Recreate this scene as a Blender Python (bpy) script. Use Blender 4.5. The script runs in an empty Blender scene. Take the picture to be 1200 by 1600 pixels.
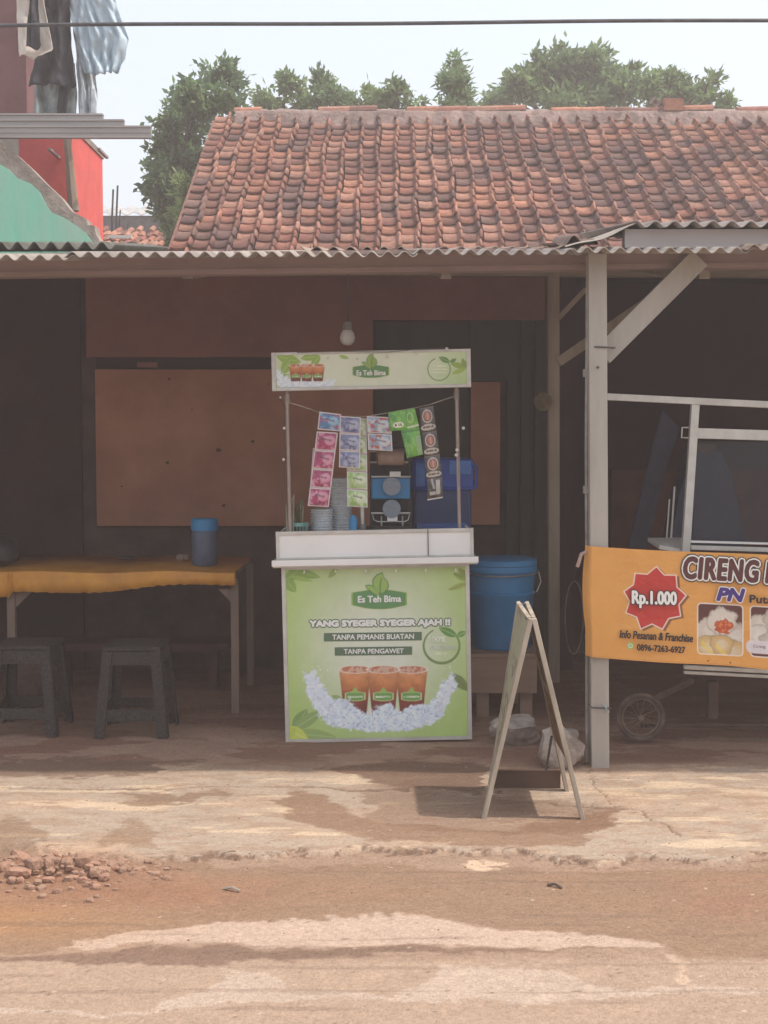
import bpy, bmesh, math, random
import numpy as np
from mathutils import Vector, Matrix, noise as mnoise
R = math.radians
random.seed(7); rng = np.random.default_rng(7)
S = bpy.context.scene

# ------------------------------------------------------------------ camera
F = 2000.0; EYE = 1.55; TH = math.atan(110 / F)
cam = bpy.data.objects.new('camera', bpy.data.cameras.new('camera'))
S.collection.objects.link(cam); S.camera = cam
cam.location = (0, 0, EYE); cam.rotation_euler = (R(90) - TH, 0, 0)
cam.data.sensor_fit = 'VERTICAL'; cam.data.sensor_height = 24; cam.data.lens = 24 * F / 1600
cam.data.clip_end = 3000; cam.data.clip_start = .05
# ------------------------------------------------------------------ light
SUN = Vector((.47, -.05, .88)).normalized()
w = bpy.data.worlds.new('World'); S.world = w; w.use_nodes = True
nt = w.node_tree; nt.nodes.clear()
sky = nt.nodes.new('ShaderNodeTexSky'); sky.sky_type = 'NISHITA'; sky.sun_disc = False
sky.sun_elevation = math.asin(SUN.z); sky.sun_rotation = math.atan2(SUN.x, SUN.y)
sky.air_density = 1.2; sky.dust_density = 6; sky.ozone_density = 1; sky.altitude = 0
veil = nt.nodes.new('ShaderNodeMix'); veil.data_type = 'RGBA'; veil.inputs[0].default_value = .55
veil.inputs[7].default_value = (6.0, 6.4, 6.8, 1)          # thin white overcast over the sky
bg = nt.nodes.new('ShaderNodeBackground'); bg.inputs[1].default_value = .15
wo = nt.nodes.new('ShaderNodeOutputWorld')
nt.links.new(sky.outputs[0], veil.inputs[6]); nt.links.new(veil.outputs[2], bg.inputs[0]); nt.links.new(bg.outputs[0], wo.inputs[0])
sun = bpy.data.objects.new('sun', bpy.data.lights.new('sun', 'SUN')); S.collection.objects.link(sun)
sun.data.energy = 2.7; sun.data.angle = R(1.2); sun.data.color = (1, .93, .84)
sun.rotation_euler = SUN.to_track_quat('Z', 'Y').to_euler(); sun.location = (6, -2, 12)
S.view_settings.view_transform = 'Standard'; S.view_settings.look = 'None'
S.view_settings.exposure = .5; S.view_settings.gamma = 1
S.render.engine = 'CYCLES'
S.cycles.max_bounces = 8; S.cycles.diffuse_bounces = 7; S.cycles.volume_bounces = 1; S.cycles.transparent_max_bounces = 12
S.cycles.sample_clamp_indirect = 4
HAZE = .008

# ------------------------------------------------------------------ helpers
def P(px, py, D):
    """world point at depth D seen at photograph pixel (px, py) of 1200x1600"""
    v = (800 - py) / F
    yy = math.cos(TH) + v * math.sin(TH); zz = -math.sin(TH) + v * math.cos(TH)
    t = D / yy
    return Vector(((px - 600) / F * t, D, EYE + zz * t))
def GD(py):
    """depth of the ground at pixel row py"""
    v = (800 - py) / F
    yy = math.cos(TH) + v * math.sin(TH); zz = -math.sin(TH) + v * math.cos(TH)
    return -EYE * yy / zz
def lin(c):
    if isinstance(c, str): c = [int(c[i:i + 2], 16) for i in (0, 2, 4)]
    c = [x / 255 for x in c]
    return tuple(x / 12.92 if x <= .04045 else ((x + .055) / 1.055) ** 2.4 for x in c)

MATS = {}
def mat(name, col, rough=.8, col2=None, scale=8, amt=.5, bump=0, bscale=None, metal=0, spec=.3, attr=None, trans=0, alpha=1,
        stretch=(1, 1, 1), rand=0, detail=6, mul=1):
    if name in MATS: return MATS[name]
    m = bpy.data.materials.new(name); m.use_nodes = True; n = m.node_tree.nodes; l = m.node_tree.links
    b = n['Principled BSDF']; b.inputs['Roughness'].default_value = rough; b.inputs['Metallic'].default_value = metal
    b.inputs['Specular IOR Level'].default_value = spec
    if trans: b.inputs['Transmission Weight'].default_value = trans
    if alpha < 1: b.inputs['Alpha'].default_value = alpha
    tc = n.new('ShaderNodeNewGeometry'); mp = n.new('ShaderNodeMapping'); mp.inputs['Scale'].default_value = stretch
    l.new(tc.outputs['Position'], mp.inputs[0])
    ns = n.new('ShaderNodeTexNoise'); ns.inputs['Scale'].default_value = scale; ns.inputs['Detail'].default_value = detail
    ns.inputs['Roughness'].default_value = .65; l.new(mp.outputs[0], ns.inputs['Vector'])
    ramp = n.new('ShaderNodeMapRange'); ramp.inputs[1].default_value = .35; ramp.inputs[2].default_value = .65
    l.new(ns.outputs[0], ramp.inputs[0])
    mx = n.new('ShaderNodeMix'); mx.data_type = 'RGBA'
    if attr:
        a = n.new('ShaderNodeAttribute'); a.attribute_name = attr
        dk = n.new('ShaderNodeMix'); dk.data_type = 'RGBA'; dk.blend_type = 'MULTIPLY'; dk.inputs[0].default_value = 1
        l.new(a.outputs[0], dk.inputs[6]); k = 1 - amt * .5; dk.inputs[7].default_value = (k, k, k, 1)
        l.new(a.outputs[0], mx.inputs[6]); l.new(dk.outputs[2], mx.inputs[7])
    else:
        col = tuple(x * mul for x in col)
        c2 = tuple(x * mul for x in col2) if col2 else tuple(x * (1 - amt) for x in col)
        mx.inputs[6].default_value = (*col, 1); mx.inputs[7].default_value = (*c2, 1)
    l.new(ramp.outputs[0], mx.inputs[0])
    out = mx.outputs[2]
    if rand:
        oi = n.new('ShaderNodeObjectInfo'); mr = n.new('ShaderNodeMapRange'); mr.inputs[3].default_value = 1 - rand; mr.inputs[4].default_value = 1 + rand
        l.new(oi.outputs['Random'], mr.inputs[0])
        mm = n.new('ShaderNodeVectorMath'); mm.operation = 'SCALE'; l.new(out, mm.inputs[0]); l.new(mr.outputs[0], mm.inputs['Scale']); out = mm.outputs[0]
    l.new(out, b.inputs['Base Color'])
    if bump:
        n2 = n.new('ShaderNodeTexNoise'); n2.inputs['Scale'].default_value = bscale or scale * 4; n2.inputs['Detail'].default_value = 5
        l.new(mp.outputs[0], n2.inputs['Vector'])
        bp = n.new('ShaderNodeBump'); bp.inputs['Strength'].default_value = 1; bp.inputs['Distance'].default_value = bump
        l.new(n2.outputs[0], bp.inputs['Height']); l.new(bp.outputs[0], b.inputs['Normal'])
    MATS[name] = m; return m

WM = {}       # world matrices of the empties
def tag(o, label=None, cat=None, group=None, kind=None):
    if label: o['label'] = label
    if cat: o['category'] = cat
    if group: o['group'] = group
    if kind: o['kind'] = kind
    return o
def thing(name, loc, label, cat, group=None, rot=(0, 0, 0), kind=None):
    o = bpy.data.objects.new(name, None); S.collection.objects.link(o)
    o.location = loc; o.rotation_euler = rot; o.empty_display_size = .1
    WM[o.name] = Matrix.Translation(Vector(loc)) @ __import__('mathutils').Euler(rot).to_matrix().to_4x4()
    return tag(o, label, cat, group, kind)
class MB:
    def __init__(s): s.v = []; s.f = []; s.m = []; s.k = 0
    def add(s, vs, fs, k=None):
        b = len(s.v); s.v += [Vector(p) for p in vs]; s.f += [tuple(i + b for i in q) for q in fs]; s.m += [s.k if k is None else k] * len(fs); return s
    def box(s, x0, x1, y0, y1, z0, z1, M=None, k=None):
        vs = [Vector((x, y, z)) for x in (x0, x1) for y in (y0, y1) for z in (z0, z1)]
        if M is not None: vs = [M @ p for p in vs]
        return s.add(vs, [(0, 1, 3, 2), (4, 6, 7, 5), (0, 4, 5, 1), (2, 3, 7, 6), (0, 2, 6, 4), (1, 5, 7, 3)], k)
    def bar(s, p, q, w, h, side=Vector((0, 1, 0)), k=None, w2=None):
        p, q = Vector(p), Vector(q); d = (q - p).normalized(); a = (side - d * side.dot(d)).normalized(); c = d.cross(a)
        vs = []
        for t, ww in ((p, w), (q, w2 or w)):
            vs += [t + a * ww / 2 + c * h / 2, t - a * ww / 2 + c * h / 2, t - a * ww / 2 - c * h / 2, t + a * ww / 2 - c * h / 2]
        return s.add(vs, [(0, 1, 2, 3), (7, 6, 5, 4), (0, 4, 5, 1), (1, 5, 6, 2), (2, 6, 7, 3), (3, 7, 4, 0)], k)
    def tube(s, pts, r, n=8, k=None, caps=True):
        pts = [Vector(p) for p in pts]; vs = []; fs = []
        rr = r if isinstance(r, (list, tuple)) else [r] * len(pts)
        a = None
        for i, p in enumerate(pts):
            d = (pts[min(i + 1, len(pts) - 1)] - pts[max(i - 1, 0)]).normalized()
            if a is None: a = d.orthogonal().normalized()
            a = (a - d * a.dot(d)).normalized(); c = d.cross(a)
            vs += [p + (a * math.cos(2 * math.pi * j / n) + c * math.sin(2 * math.pi * j / n)) * rr[i] for j in range(n)]
        for i in range(len(pts) - 1):
            fs += [(i * n + j, i * n + (j + 1) % n, (i + 1) * n + (j + 1) % n, (i + 1) * n + j) for j in range(n)]
        if caps: fs += [tuple(range(n - 1, -1, -1)), tuple((len(pts) - 1) * n + j for j in range(n))]
        return s.add(vs, fs, k)
    def lathe(s, prof, c, n=32, k=None, M=None, cap=True):
        c = Vector(c); vs = []; fs = []
        for r, z in prof: vs += [c + Vector((r * math.cos(2 * math.pi * j / n), r * math.sin(2 * math.pi * j / n), z)) for j in range(n)]
        if M is not None: vs = [M @ (p - c) + c for p in vs]
        for i in range(len(prof) - 1):
            fs += [(i * n + j, i * n + (j + 1) % n, (i + 1) * n + (j + 1) % n, (i + 1) * n + j) for j in range(n)]
        if cap: fs += [tuple(range(n - 1, -1, -1)), tuple((len(prof) - 1) * n + j for j in range(n))]
        return s.add(vs, fs, k)
    def prism(s, pts, d, k=None):
        """polygon extruded by the vector d"""
        n = len(pts); pts = [Vector(p) for p in pts]; d = Vector(d)
        return s.add(pts + [p + d for p in pts], [tuple(range(n)), tuple(range(2 * n - 1, n - 1, -1))] + [(i, i + n, (i + 1) % n + n, (i + 1) % n) for i in range(n)], k)
    def build(s, name, mats, parent=None, smooth=False, bevel=0, label=None):
        vs = s.v
        if parent is not None:
            Mi = WM[parent.name].inverted(); loc = (0, 0, 0); vs = [Mi @ p for p in vs]
        else:
            A = np.array([tuple(p) for p in vs]); loc = Vector(((A[:, 0].min() + A[:, 0].max()) / 2, (A[:, 1].min() + A[:, 1].max()) / 2, A[:, 2].min()))
            vs = [p - loc for p in vs]
        me = bpy.data.meshes.new(name); me.from_pydata([tuple(p) for p in vs], [], s.f)
        mats = mats if isinstance(mats, (list, tuple)) else [mats]
        for m in mats: me.materials.append(m)
        if len(mats) > 1: me.polygons.foreach_set('material_index', s.m)
        bm = bmesh.new(); bm.from_mesh(me); bmesh.ops.recalc_face_normals(bm, faces=bm.faces); bm.to_mesh(me); bm.free()
        if smooth:
            me.polygons.foreach_set('use_smooth', [True] * len(me.polygons))
            me.set_sharp_from_angle(angle=R(40))
        o = bpy.data.objects.new(name, me); S.collection.objects.link(o); o.location = loc
        if parent is not None:
            o.parent = parent; WM[o.name] = WM[parent.name].copy()
        else: WM[o.name] = Matrix.Translation(Vector(loc))
        if bevel:
            bv = o.modifiers.new('bevel', 'BEVEL'); bv.width = bevel; bv.segments = 2; bv.limit_method = 'ANGLE'
        if label: o['label'] = label
        return o
def npmesh(name, V, Fq, mats, parent=None, cols=None, midx=None, smooth=False):
    """mesh from numpy arrays: V (n,3) world, Fq (m,k)"""
    V = np.asarray(V, float)
    if parent is not None:
        Mi = np.array(WM[parent.name].inverted()); V = V @ Mi[:3, :3].T + Mi[:3, 3]; loc = (0, 0, 0)
    else:
        loc = np.array([(V[:, 0].min() + V[:, 0].max()) / 2, (V[:, 1].min() + V[:, 1].max()) / 2, V[:, 2].min()]); V = V - loc
    me = bpy.data.meshes.new(name); k = Fq.shape[1]
    me.vertices.add(len(V)); me.vertices.foreach_set('co', V.astype(np.float32).ravel())
    me.loops.add(Fq.size); me.loops.foreach_set('vertex_index', Fq.astype(np.int32).ravel())
    me.polygons.add(len(Fq)); me.polygons.foreach_set('loop_start', np.arange(0, Fq.size, k, dtype=np.int32))
    me.update(calc_edges=True)
    for m in (mats if isinstance(mats, (list, tuple)) else [mats]): me.materials.append(m)
    if midx is not None: me.polygons.foreach_set('material_index', midx.astype(np.int32))
    if smooth: me.polygons.foreach_set('use_smooth', np.ones(len(Fq), bool))
    if cols is not None:
        ca = me.color_attributes.new('col', 'FLOAT_COLOR', 'POINT')
        ca.data.foreach_set('color', np.concatenate([cols, np.ones((len(cols), 1))], 1).astype(np.float32).ravel())
    me.validate()
    o = bpy.data.objects.new(name, me); S.collection.objects.link(o); o.location = loc
    if parent is not None: o.parent = parent; WM[o.name] = WM[parent.name].copy()
    else: WM[o.name] = Matrix.Translation(Vector(loc))
    return o
def gridfaces(nu, nv):
    a = np.arange(nu * nv).reshape(nv, nu)
    return np.stack([a[:-1, :-1], a[:-1, 1:], a[1:, 1:], a[1:, :-1]], -1).reshape(-1, 4)
def Pnp(px, py, D):
    v = (800 - py) / F; yy = math.cos(TH) + v * math.sin(TH); zz = -math.sin(TH) + v * math.cos(TH); t = D / yy
    return np.stack([(px - 600) / F * t, D + 0 * t, EYE + zz * t], -1)

_tab = np.random.default_rng(3).random((256, 256))
def vnoise(x, y, seed=0):
    x = np.asarray(x, float) + seed * 17.3; y = np.asarray(y, float) + seed * 9.1
    xi = np.floor(x).astype(int); yi = np.floor(y).astype(int); fx = x - xi; fy = y - yi
    fx = fx * fx * (3 - 2 * fx); fy = fy * fy * (3 - 2 * fy)
    g = lambda a, b: _tab[a % 256, b % 256]
    return (g(xi, yi) * (1 - fx) + g(xi + 1, yi) * fx) * (1 - fy) + (g(xi, yi + 1) * (1 - fx) + g(xi + 1, yi + 1) * fx) * fy
def fbm(x, y, seed=0, o=5):
    s = 0; a = .5; t = 0
    for i in range(o):
        s = s + a * vnoise(x * 2 ** i, y * 2 ** i, seed + i); t += a; a *= .55
    return s / t
def sstep(a, b, x):
    t = np.clip((x - a) / (b - a), 0, 1); return t * t * (3 - 2 * t)
def polymask(X, Y, pts):
    ins = np.zeros(X.shape, bool); n = len(pts)
    for i in range(n):
        x1, y1 = pts[i]; x2, y2 = pts[(i + 1) % n]
        if y1 == y2: continue
        c = ((y1 > Y) != (y2 > Y)) & (X < (x2 - x1) * (Y - y1) / (y2 - y1) + x1); ins ^= c
    return ins
def segdist(X, Y, a, b):
    ax, ay = a; bx, by = b; dx, dy = bx - ax, by - ay
    t = np.clip(((X - ax) * dx + (Y - ay) * dy) / (dx * dx + dy * dy + 1e-9), 0, 1)
    return np.hypot(X - ax - t * dx, Y - ay - t * dy)
def polysd(X, Y, pts):
    d = np.full(X.shape, 1e9)
    for i in range(len(pts)): d = np.minimum(d, segdist(X, Y, pts[i], pts[(i + 1) % len(pts)]))
    return np.where(polymask(X, Y, pts), -d, d)
def paint(C, m, col, a=1.0):
    m = np.clip(m, 0, 1)[..., None] * a; C[:] = C * (1 - m) + np.array(lin(col)) * m
def leafshape(X, Y, x0, y0, x1, y1, wd, C, col, vein=None):
    dx, dy = x1 - x0, y1 - y0; L = math.hypot(dx, dy); t = ((X - x0) * dx + (Y - y0) * dy) / L / L; s = ((X - x0) * -dy + (Y - y0) * dx) / L
    e = wd * np.sin(np.pi * np.clip(t, 0, 1)) ** .8 * (1 - .25 * t)
    paint(C, sstep(1, -.5, np.abs(s) - e) * (t > 0) * (t < 1), col)
    if vein: paint(C, sstep(1.0, .2, np.abs(s)) * (t > .05) * (t < .95) * (e > 1), vein, .7)

_vl = bpy.context.view_layer
def textmesh(s, off=0.0, shear=0.0, space=1.0):
    c = bpy.data.curves.new('t', 'FONT'); c.body = s; c.size = 1; c.offset = off; c.shear = shear; c.resolution_u = 3; c.fill_mode = 'FRONT'; c.space_character = space
    o = bpy.data.objects.new('t', c); S.collection.objects.link(o); _vl.update()
    me = bpy.data.meshes.new_from_object(o.evaluated_get(bpy.context.evaluated_depsgraph_get()))
    A = np.array([tuple(v.co) for v in me.vertices]); Fs = [tuple(p.vertices) for p in me.polygons]
    bpy.data.objects.remove(o); bpy.data.curves.remove(c); bpy.data.meshes.remove(me)
    return A, Fs
def text(s, x0, y0, x1, y1, D, m, parent, tilt=0.0, bold=.02, outline=None, om=None, shear=0, space=1.0, name='lettering', serif=0):
    """fit the word s into the photo box (top-left x0,y0 - bottom-right x1,y1), baseline rising by tilt (px per px);
    bold and outline are stroke growths as a share of the letter height, made of shifted copies"""
    A, Fs = textmesh(s, 0, shear, space); mn = A.min(0); mxx = A.max(0); hgt = y1 - y0
    u = (A[:, 0] - mn[0]) / (mxx[0] - mn[0]); v = (A[:, 1] - mn[1]) / (mxx[1] - mn[1])
    def put(r, n, D, m, nm):
        b = MB(); r0 = bold * hgt
        sh = [(0, 0)] + [(r * hgt * math.cos(2 * math.pi * i / n), r * hgt * math.sin(2 * math.pi * i / n)) for i in range(n)] if r > .004 else [(0, 0)]
        for i, (dx, dy) in enumerate(sh):
            px = x0 + r0 + u * (x1 - x0 - 2 * r0) + dx; py = y1 - r0 + v * (y0 - y1 + 2 * r0) + dy - tilt * (px - x0)
            b.add(Pnp(px, py, D + i * .00008), Fs)
        return b.build(nm, m, parent)
    r = put(bold, 6, D, m, name)
    if outline: put(bold + outline, 10, D + .0015, om, name)
    return r

def pbox(b, x0, y0, x1, y1, D0, D1, k=None):
    """box whose front face fills a photo rectangle at depth D0"""
    a = P(x0, y1, D0); c = P(x1, y0, D0); return b.box(a.x, c.x, D0, D1, a.z, c.z, k=k)

# ------------------------------------------------------------------ materials
K = 1.0
M_conc = mat('weathered_concrete', (.36, .30, .25), .9, (.22, .18, .15), 5, bump=.006)
M_wood = mat('weathered_wood', (.42, .34, .26), .8, (.24, .19, .145), 6, bump=.002, bscale=40, stretch=(1, 1, .12))
M_woodh = mat('weathered_wood_rail', (.36, .30, .24), .8, (.2, .16, .125), 6, bump=.002, bscale=40, stretch=(.15, 1, 1))
M_greypost = mat('grey_painted_post', (.44, .41, .37), .75, (.33, .295, .26), 5, bump=.0015, bscale=30, stretch=(1, 1, .15))
M_zinc = mat('dull_zinc', (.34, .32, .31), .55, (.24, .22, .21), 4, metal=.25, bump=.001, bscale=12)
M_sheet = mat('old_fibre_cement', (.40, .36, .32), .85, (.24, .2, .17), 5, bump=.003, bscale=30)
M_beam = mat('pinkish_steel_beam', (.34, .245, .22), .7, (.25, .175, .155), 4, stretch=(.3, 1, 1))
M_alu = mat('aluminium_frame', (.62, .6, .56), .45, (.5, .47, .43), 10, metal=.3)
M_white = mat('white_laminate', (.82, .80, .78), .5, (.76, .73, .70), 3)
M_darkwall = mat('dim_interior_wall', (.05, .024, .022), .9, (.026, .013, .012), 2.5, bump=.004)  # very dark base colour stands in for the veranda's deep shade
M_darkgreen = mat('dark_green_planks_and_opening', (.045, .046, .038), .8, (.03, .032, .028), 5, stretch=(1, 1, .2))  # green of the planks, also the shade colour in the door opening
M_board = mat('brown_hardboard', (.40, .19, .12), .75, (.30, .13, .08), 2.2, bump=.001)
M_board2 = mat('plum_brown_board', (.26, .10, .085), .8, (.19, .075, .062), 2.5)
M_redlow = mat('dull_red_wall', (.16, .05, .035), .85, (.09, .03, .025), 4)
M_black = mat('black_plastic', (.03, .03, .032), .45, (.022, .022, .024), 5)
M_blue = mat('blue_plastic', (.04, .24, .48), .45, (.035, .19, .40), 4)
M_navy = mat('navy_plastic', (.02, .045, .13), .4, (.016, .035, .10), 5)
M_royal = mat('royal_blue_plastic', (.02, .07, .32), .4, (.018, .055, .25), 5)
M_steel = mat('brushed_steel', (.55, .52, .5), .35, (.45, .42, .4), 9, metal=.7)
M_rubber = mat('dusty_rubber', (.15, .10, .08), .9, (.055, .04, .035), 12)
M_rock = mat('pale_broken_concrete', (.40, .35, .31), .95, (.19, .15, .13), 9, bump=.012, bscale=22)
M_txt = mat('white_print', (.82, .80, .76), .5, (.78, .76, .72), 10)
M_dgreen = mat('dark_green_print', (.11, .20, .12), .5, (.10, .18, .11), 10)
M_mgreen = mat('badge_green_print', (.14, .30, .12), .5, (.12, .27, .11), 6)
M_lgreen = mat('leaf_green_print', (.33, .47, .13), .5, (.28, .42, .11), 14)
M_maroon = mat('maroon_print', (.10, .03, .03), .5, (.09, .028, .028), 9)
M_violet = mat('violet_print', (.07, .035, .22), .5, (.06, .03, .19), 9)
M_ink = mat('dark_ink_print', (.03, .025, .03), .5, (.025, .02, .025), 9)
M_rope = mat('pale_cord', (.4, .34, .28), .9)
M_cable = mat('grey_cable', (.10, .10, .11), .6)
M_print = mat('printed_sheet', None, .45, attr='col', amt=.12, scale=14, spec=.35)
M_bulb = mat('white_bulb_glass', (.75, .72, .68), .35, (.7, .67, .62), 4)

# ------------------------------------------------------------------ ground
def ground():
    ys = np.concatenate([np.arange(2.6, 3.3, .03), np.arange(3.3, 6.6, .0085), np.arange(6.6, 9.3, .02)])
    xs = np.arange(-2.6, 2.6, .0105)
    X, Y = np.meshgrid(xs, ys)
    # photo position of each ground point, used only to lay the stains out where they are on the ground
    yc = Y * math.cos(TH) + (-EYE) * -math.sin(TH); zc = Y * math.sin(TH) + (-EYE) * math.cos(TH)
    px = 600 + F * X / yc; py = 800 - F * zc / yc
    wx = (fbm(X * 5, Y * 9, 1) - .5); wy = (fbm(X * 5 + 40, Y * 9, 2) - .5); fx = (fbm(X * 32, Y * 45, 5, 4) - .5)
    ax = px + wx * 70 + fx * 26; ay = py + wy * 24 + fx * 9
    C = np.zeros(X.shape + (3,)); n1 = fbm(X * 2.2, Y * 3.5, 11); n2 = fbm(X * 9, Y * 22, 12); n3 = fbm(X * 40, Y * 60, 13, 3)
    base = np.array((.43, .33, .25)) ; C[:] = base
    paint(C, sstep(.45, .72, n1), 'b99a80', .6)
    paint(C, sstep(.50, .62, n2), 'a08068', .5)
    paint(C, sstep(.60, .70, fbm(X * 3, Y * 14, 14)), 'd8bd9e', .6)
    H = (n1 - .5) * .018 + (n2 - .5) * .006 + (n3 - .5) * .0035
    def st(pts, col, a=.8, soft=3, warp=True):
        sd = polysd(ax if warp else px, ay if warp else py, pts); paint(C, sstep(soft, -soft, sd), col, a)
    # veranda floor: redder earth, colour darker further in, damp in patches
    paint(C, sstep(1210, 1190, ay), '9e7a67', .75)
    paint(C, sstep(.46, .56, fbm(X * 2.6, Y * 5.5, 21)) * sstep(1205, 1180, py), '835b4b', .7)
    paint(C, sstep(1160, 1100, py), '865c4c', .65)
    st([(-60, 1188), (120, 1186), (240, 1192), (238, 1212), (100, 1214), (-60, 1214)], '7a6252', .85)
    st([(150, 1192), (310, 1188), (320, 1196), (160, 1200)], '7a6252', .7)
    st([(500, 1200), (640, 1190), (760, 1192), (760, 1240), (640, 1236), (540, 1212)], '735747', .85)
    # road beyond the broken concrete edge
    edge = 1336 + 6 * np.sin(px / 130) + (fbm(px / 60, 0 * px, 31) - .5) * 26 + fx * 12
    edge = edge - 14 * sstep(200, 60, px)
    road = sstep(-1.5, 1.5, py - edge)
    paint(C, road, 'a0846f', 1)
    H = H - road * .016
    # crumbled lip of the concrete
    lip = np.exp(-((py - edge) / 5) ** 2); H = H + lip * (fbm(X * 22, Y * 40, 33, 4) - .45) * .022 * sstep(.35, .6, fbm(px / 50, 0 * px, 37))
    paint(C, lip * sstep(.5, .62, fbm(X * 30, Y * 50, 34, 3)), '6e5242', .8)
    st([(165, 1240), (240, 1234), (350, 1240), (352, 1249), (280, 1252), (215, 1254)], '8a6d56', .8, 2)
    st([(435, 1250), (470, 1238), (500, 1246), (540, 1270), (600, 1288), (760, 1296), (960, 1262), (968, 1280), (900, 1316), (700, 1322), (600, 1316), (520, 1300), (455, 1274)], '8f6f58', .85, 3)
    st([(560, 1236), (640, 1232), (700, 1240), (840, 1250), (955, 1262), (965, 1284), (880, 1302), (700, 1300), (590, 1290)], '7d5c48', .55, 4)
    st([(-40, 1282), (40, 1276), (70, 1300), (40, 1340), (-40, 1345)], '8d7059', .7)
    st([(165, 1300), (215, 1275), (250, 1300), (250, 1330), (150, 1328)], '93765e', .7)
    st([(725, 1345), (760, 1340), (800, 1346), (795, 1353), (740, 1355)], 'd6b79a', .8, 1.5)
    st([(60, 1325), (140, 1330), (190, 1328), (160, 1345), (80, 1345)], 'caa88a', .7, 2)
    st([(930, 1236), (1080, 1240), (1200, 1244), (1200, 1252), (1090, 1250), (940, 1242)], 'a88a70', .5, 3)
    # damp brown earth spread on the road
    st([(-60, 1345), (300, 1345), (600, 1345), (720, 1358), (900, 1352), (1290, 1345), (1290, 1492), (1180, 1490), (1080, 1505), (1055, 1466), (900, 1446), (800, 1444), (720, 1430), (600, 1422), (330, 1434), (220, 1448), (100, 1470), (-60, 1484)], '93765f', .95, 2)
    paint(C, np.exp(-((py - 1375) / 26) ** 2) * sstep(.4, .7, fbm(X * 2, Y * 6, 41)), '9c775d', .6)
    st([(100, 1470), (220, 1447), (310, 1436), (600, 1423), (700, 1430), (790, 1446), (900, 1448), (1045, 1464), (1050, 1476), (700, 1470), (400, 1472)], 'bfa592', .85, 1.5)
    # grey asphalt and its pale dust streaks
    asp = sstep(1486, 1500, ay) ; paint(C, asp, 'ab917c', .9)
    st([(-60, 1492), (90, 1478), (300, 1476), (640, 1474), (1000, 1476), (640, 1484), (430, 1490), (320, 1504), (130, 1500)], '7d6253', .8, 2)
    st([(-60, 1562), (230, 1568), (330, 1540), (355, 1506), (420, 1516), (450, 1538), (610, 1544), (700, 1500), (860, 1512), (960, 1534), (1200, 1532), (1290, 1500), (1290, 1546), (1000, 1544), (800, 1560), (600, 1552), (460, 1552), (270, 1572), (-60, 1570)], 'bda796', .7, 1.5)
    st([(1040, 1480), (1066, 1496), (1075, 1530), (1062, 1540), (1056, 1510)], 'c9ab92', .6, 2)
    paint(C, sstep(1585, 1600, py) , 'a38b7b', .5)
    # reddish and orange earth at the left, reddish at the right
    paint(C, np.exp(-((px + 60) / 260) ** 2 - ((py - 1428) / 34) ** 2) * (.6 + .8 * n2), 'ab7c52', .75)
    paint(C, np.exp(-((px - 220) / 220) ** 2 - ((py - 1392) / 22) ** 2) * (.5 + n2), '98694f', .6)
    paint(C, np.exp(-((px - 1150) / 110) ** 2 - ((py - 1405) / 28) ** 2), '9a6c58', .45)
    paint(C, np.exp(-((px - 90) / 130) ** 2 - ((py - 1360) / 22) ** 2) * 1.2, '855a44', .7)
    H = H + np.exp(-((px - 80) / 140) ** 2 - ((py - 1362) / 14) ** 2) * (.015 + .085 * (fbm(X * 16, Y * 24, 51, 4)))
    # tyre scuffs and specks
    sc = fbm(X * 1.2, Y * 26, 61, 3); paint(C, sstep(.62, .7, sc) * road, '7c6454', .35)
    sp = vnoise(X * 70, Y * 110, 71); paint(C, (sp > .965) * 1.0, '54402f', .6); paint(C, (vnoise(X * 60, Y * 100, 75) > .98) * 1.0, 'd8c3ab', .6)
    # hairline cracks
    for pts in ([(860, 1258), (940, 1262), (1000, 1268)], [(1000, 1268), (1040, 1290), (1062, 1306)], [(0, 1229), (200, 1232), (420, 1228)], [(420, 1228), (640, 1236)], [(915, 1195), (930, 1230), (960, 1262), (975, 1260)], [(600, 1330), (690, 1326)]):
        for a, b in zip(pts, pts[1:]):
            d = segdist(px + fx * 10, py + wy * 14, a, b); paint(C, sstep(1.6, .4, d), '6a5040', .7); H = H - sstep(1.8, .4, d) * .006
    C *= (.86 + .28 * fbm(X * 60, Y * 95, 81, 3))[..., None]; C *= (.93 + .14 * fbm(X * 14, Y * 30, 85, 4))[..., None]
    lum = C.mean(-1, keepdims=True); C = C * .88 + lum * np.array((1.06, 1.0, .93)) * .12
    global GX, GY, GHT; GX, GY, GHT = xs, ys, H
    V = np.stack([X, Y, H], -1).reshape(-1, 3)
    M = mat('dusty_ground', None, .93, attr='col', amt=.5, scale=75, bump=.006, bscale=130, spec=.15)
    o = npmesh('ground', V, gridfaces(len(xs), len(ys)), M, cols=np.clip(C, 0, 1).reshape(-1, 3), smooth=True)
    tag(o, 'dusty concrete forecourt and brown earth by the roadside with damp stains', None, None, 'structure')
    # land all around
    Mf = mat('far_ground', (.30, .235, .185), .95, (.22, .17, .13), 1.5, bump=.01)
    b = MB()
    for x0, x1, y0, y1 in ((-400, -2.58, -60, 900), (2.58, 400, -60, 900), (-2.58, 2.58, -60, 2.62), (-2.58, 2.58, 9.27, 900)):
        b.add([(x0, y0, -.03), (x1, y0, -.03), (x1, y1, -.03), (x0, y1, -.03)], [(0, 1, 2, 3)])
    tag(b.build('terrain', Mf), 'flat brown land around the shop', None, None, 'structure')
ground()

def gh(x, y):
    return float(GHT[min(np.searchsorted(GY, y), len(GY) - 1), min(max(np.searchsorted(GX, x), 0), len(GX) - 1)])

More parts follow.
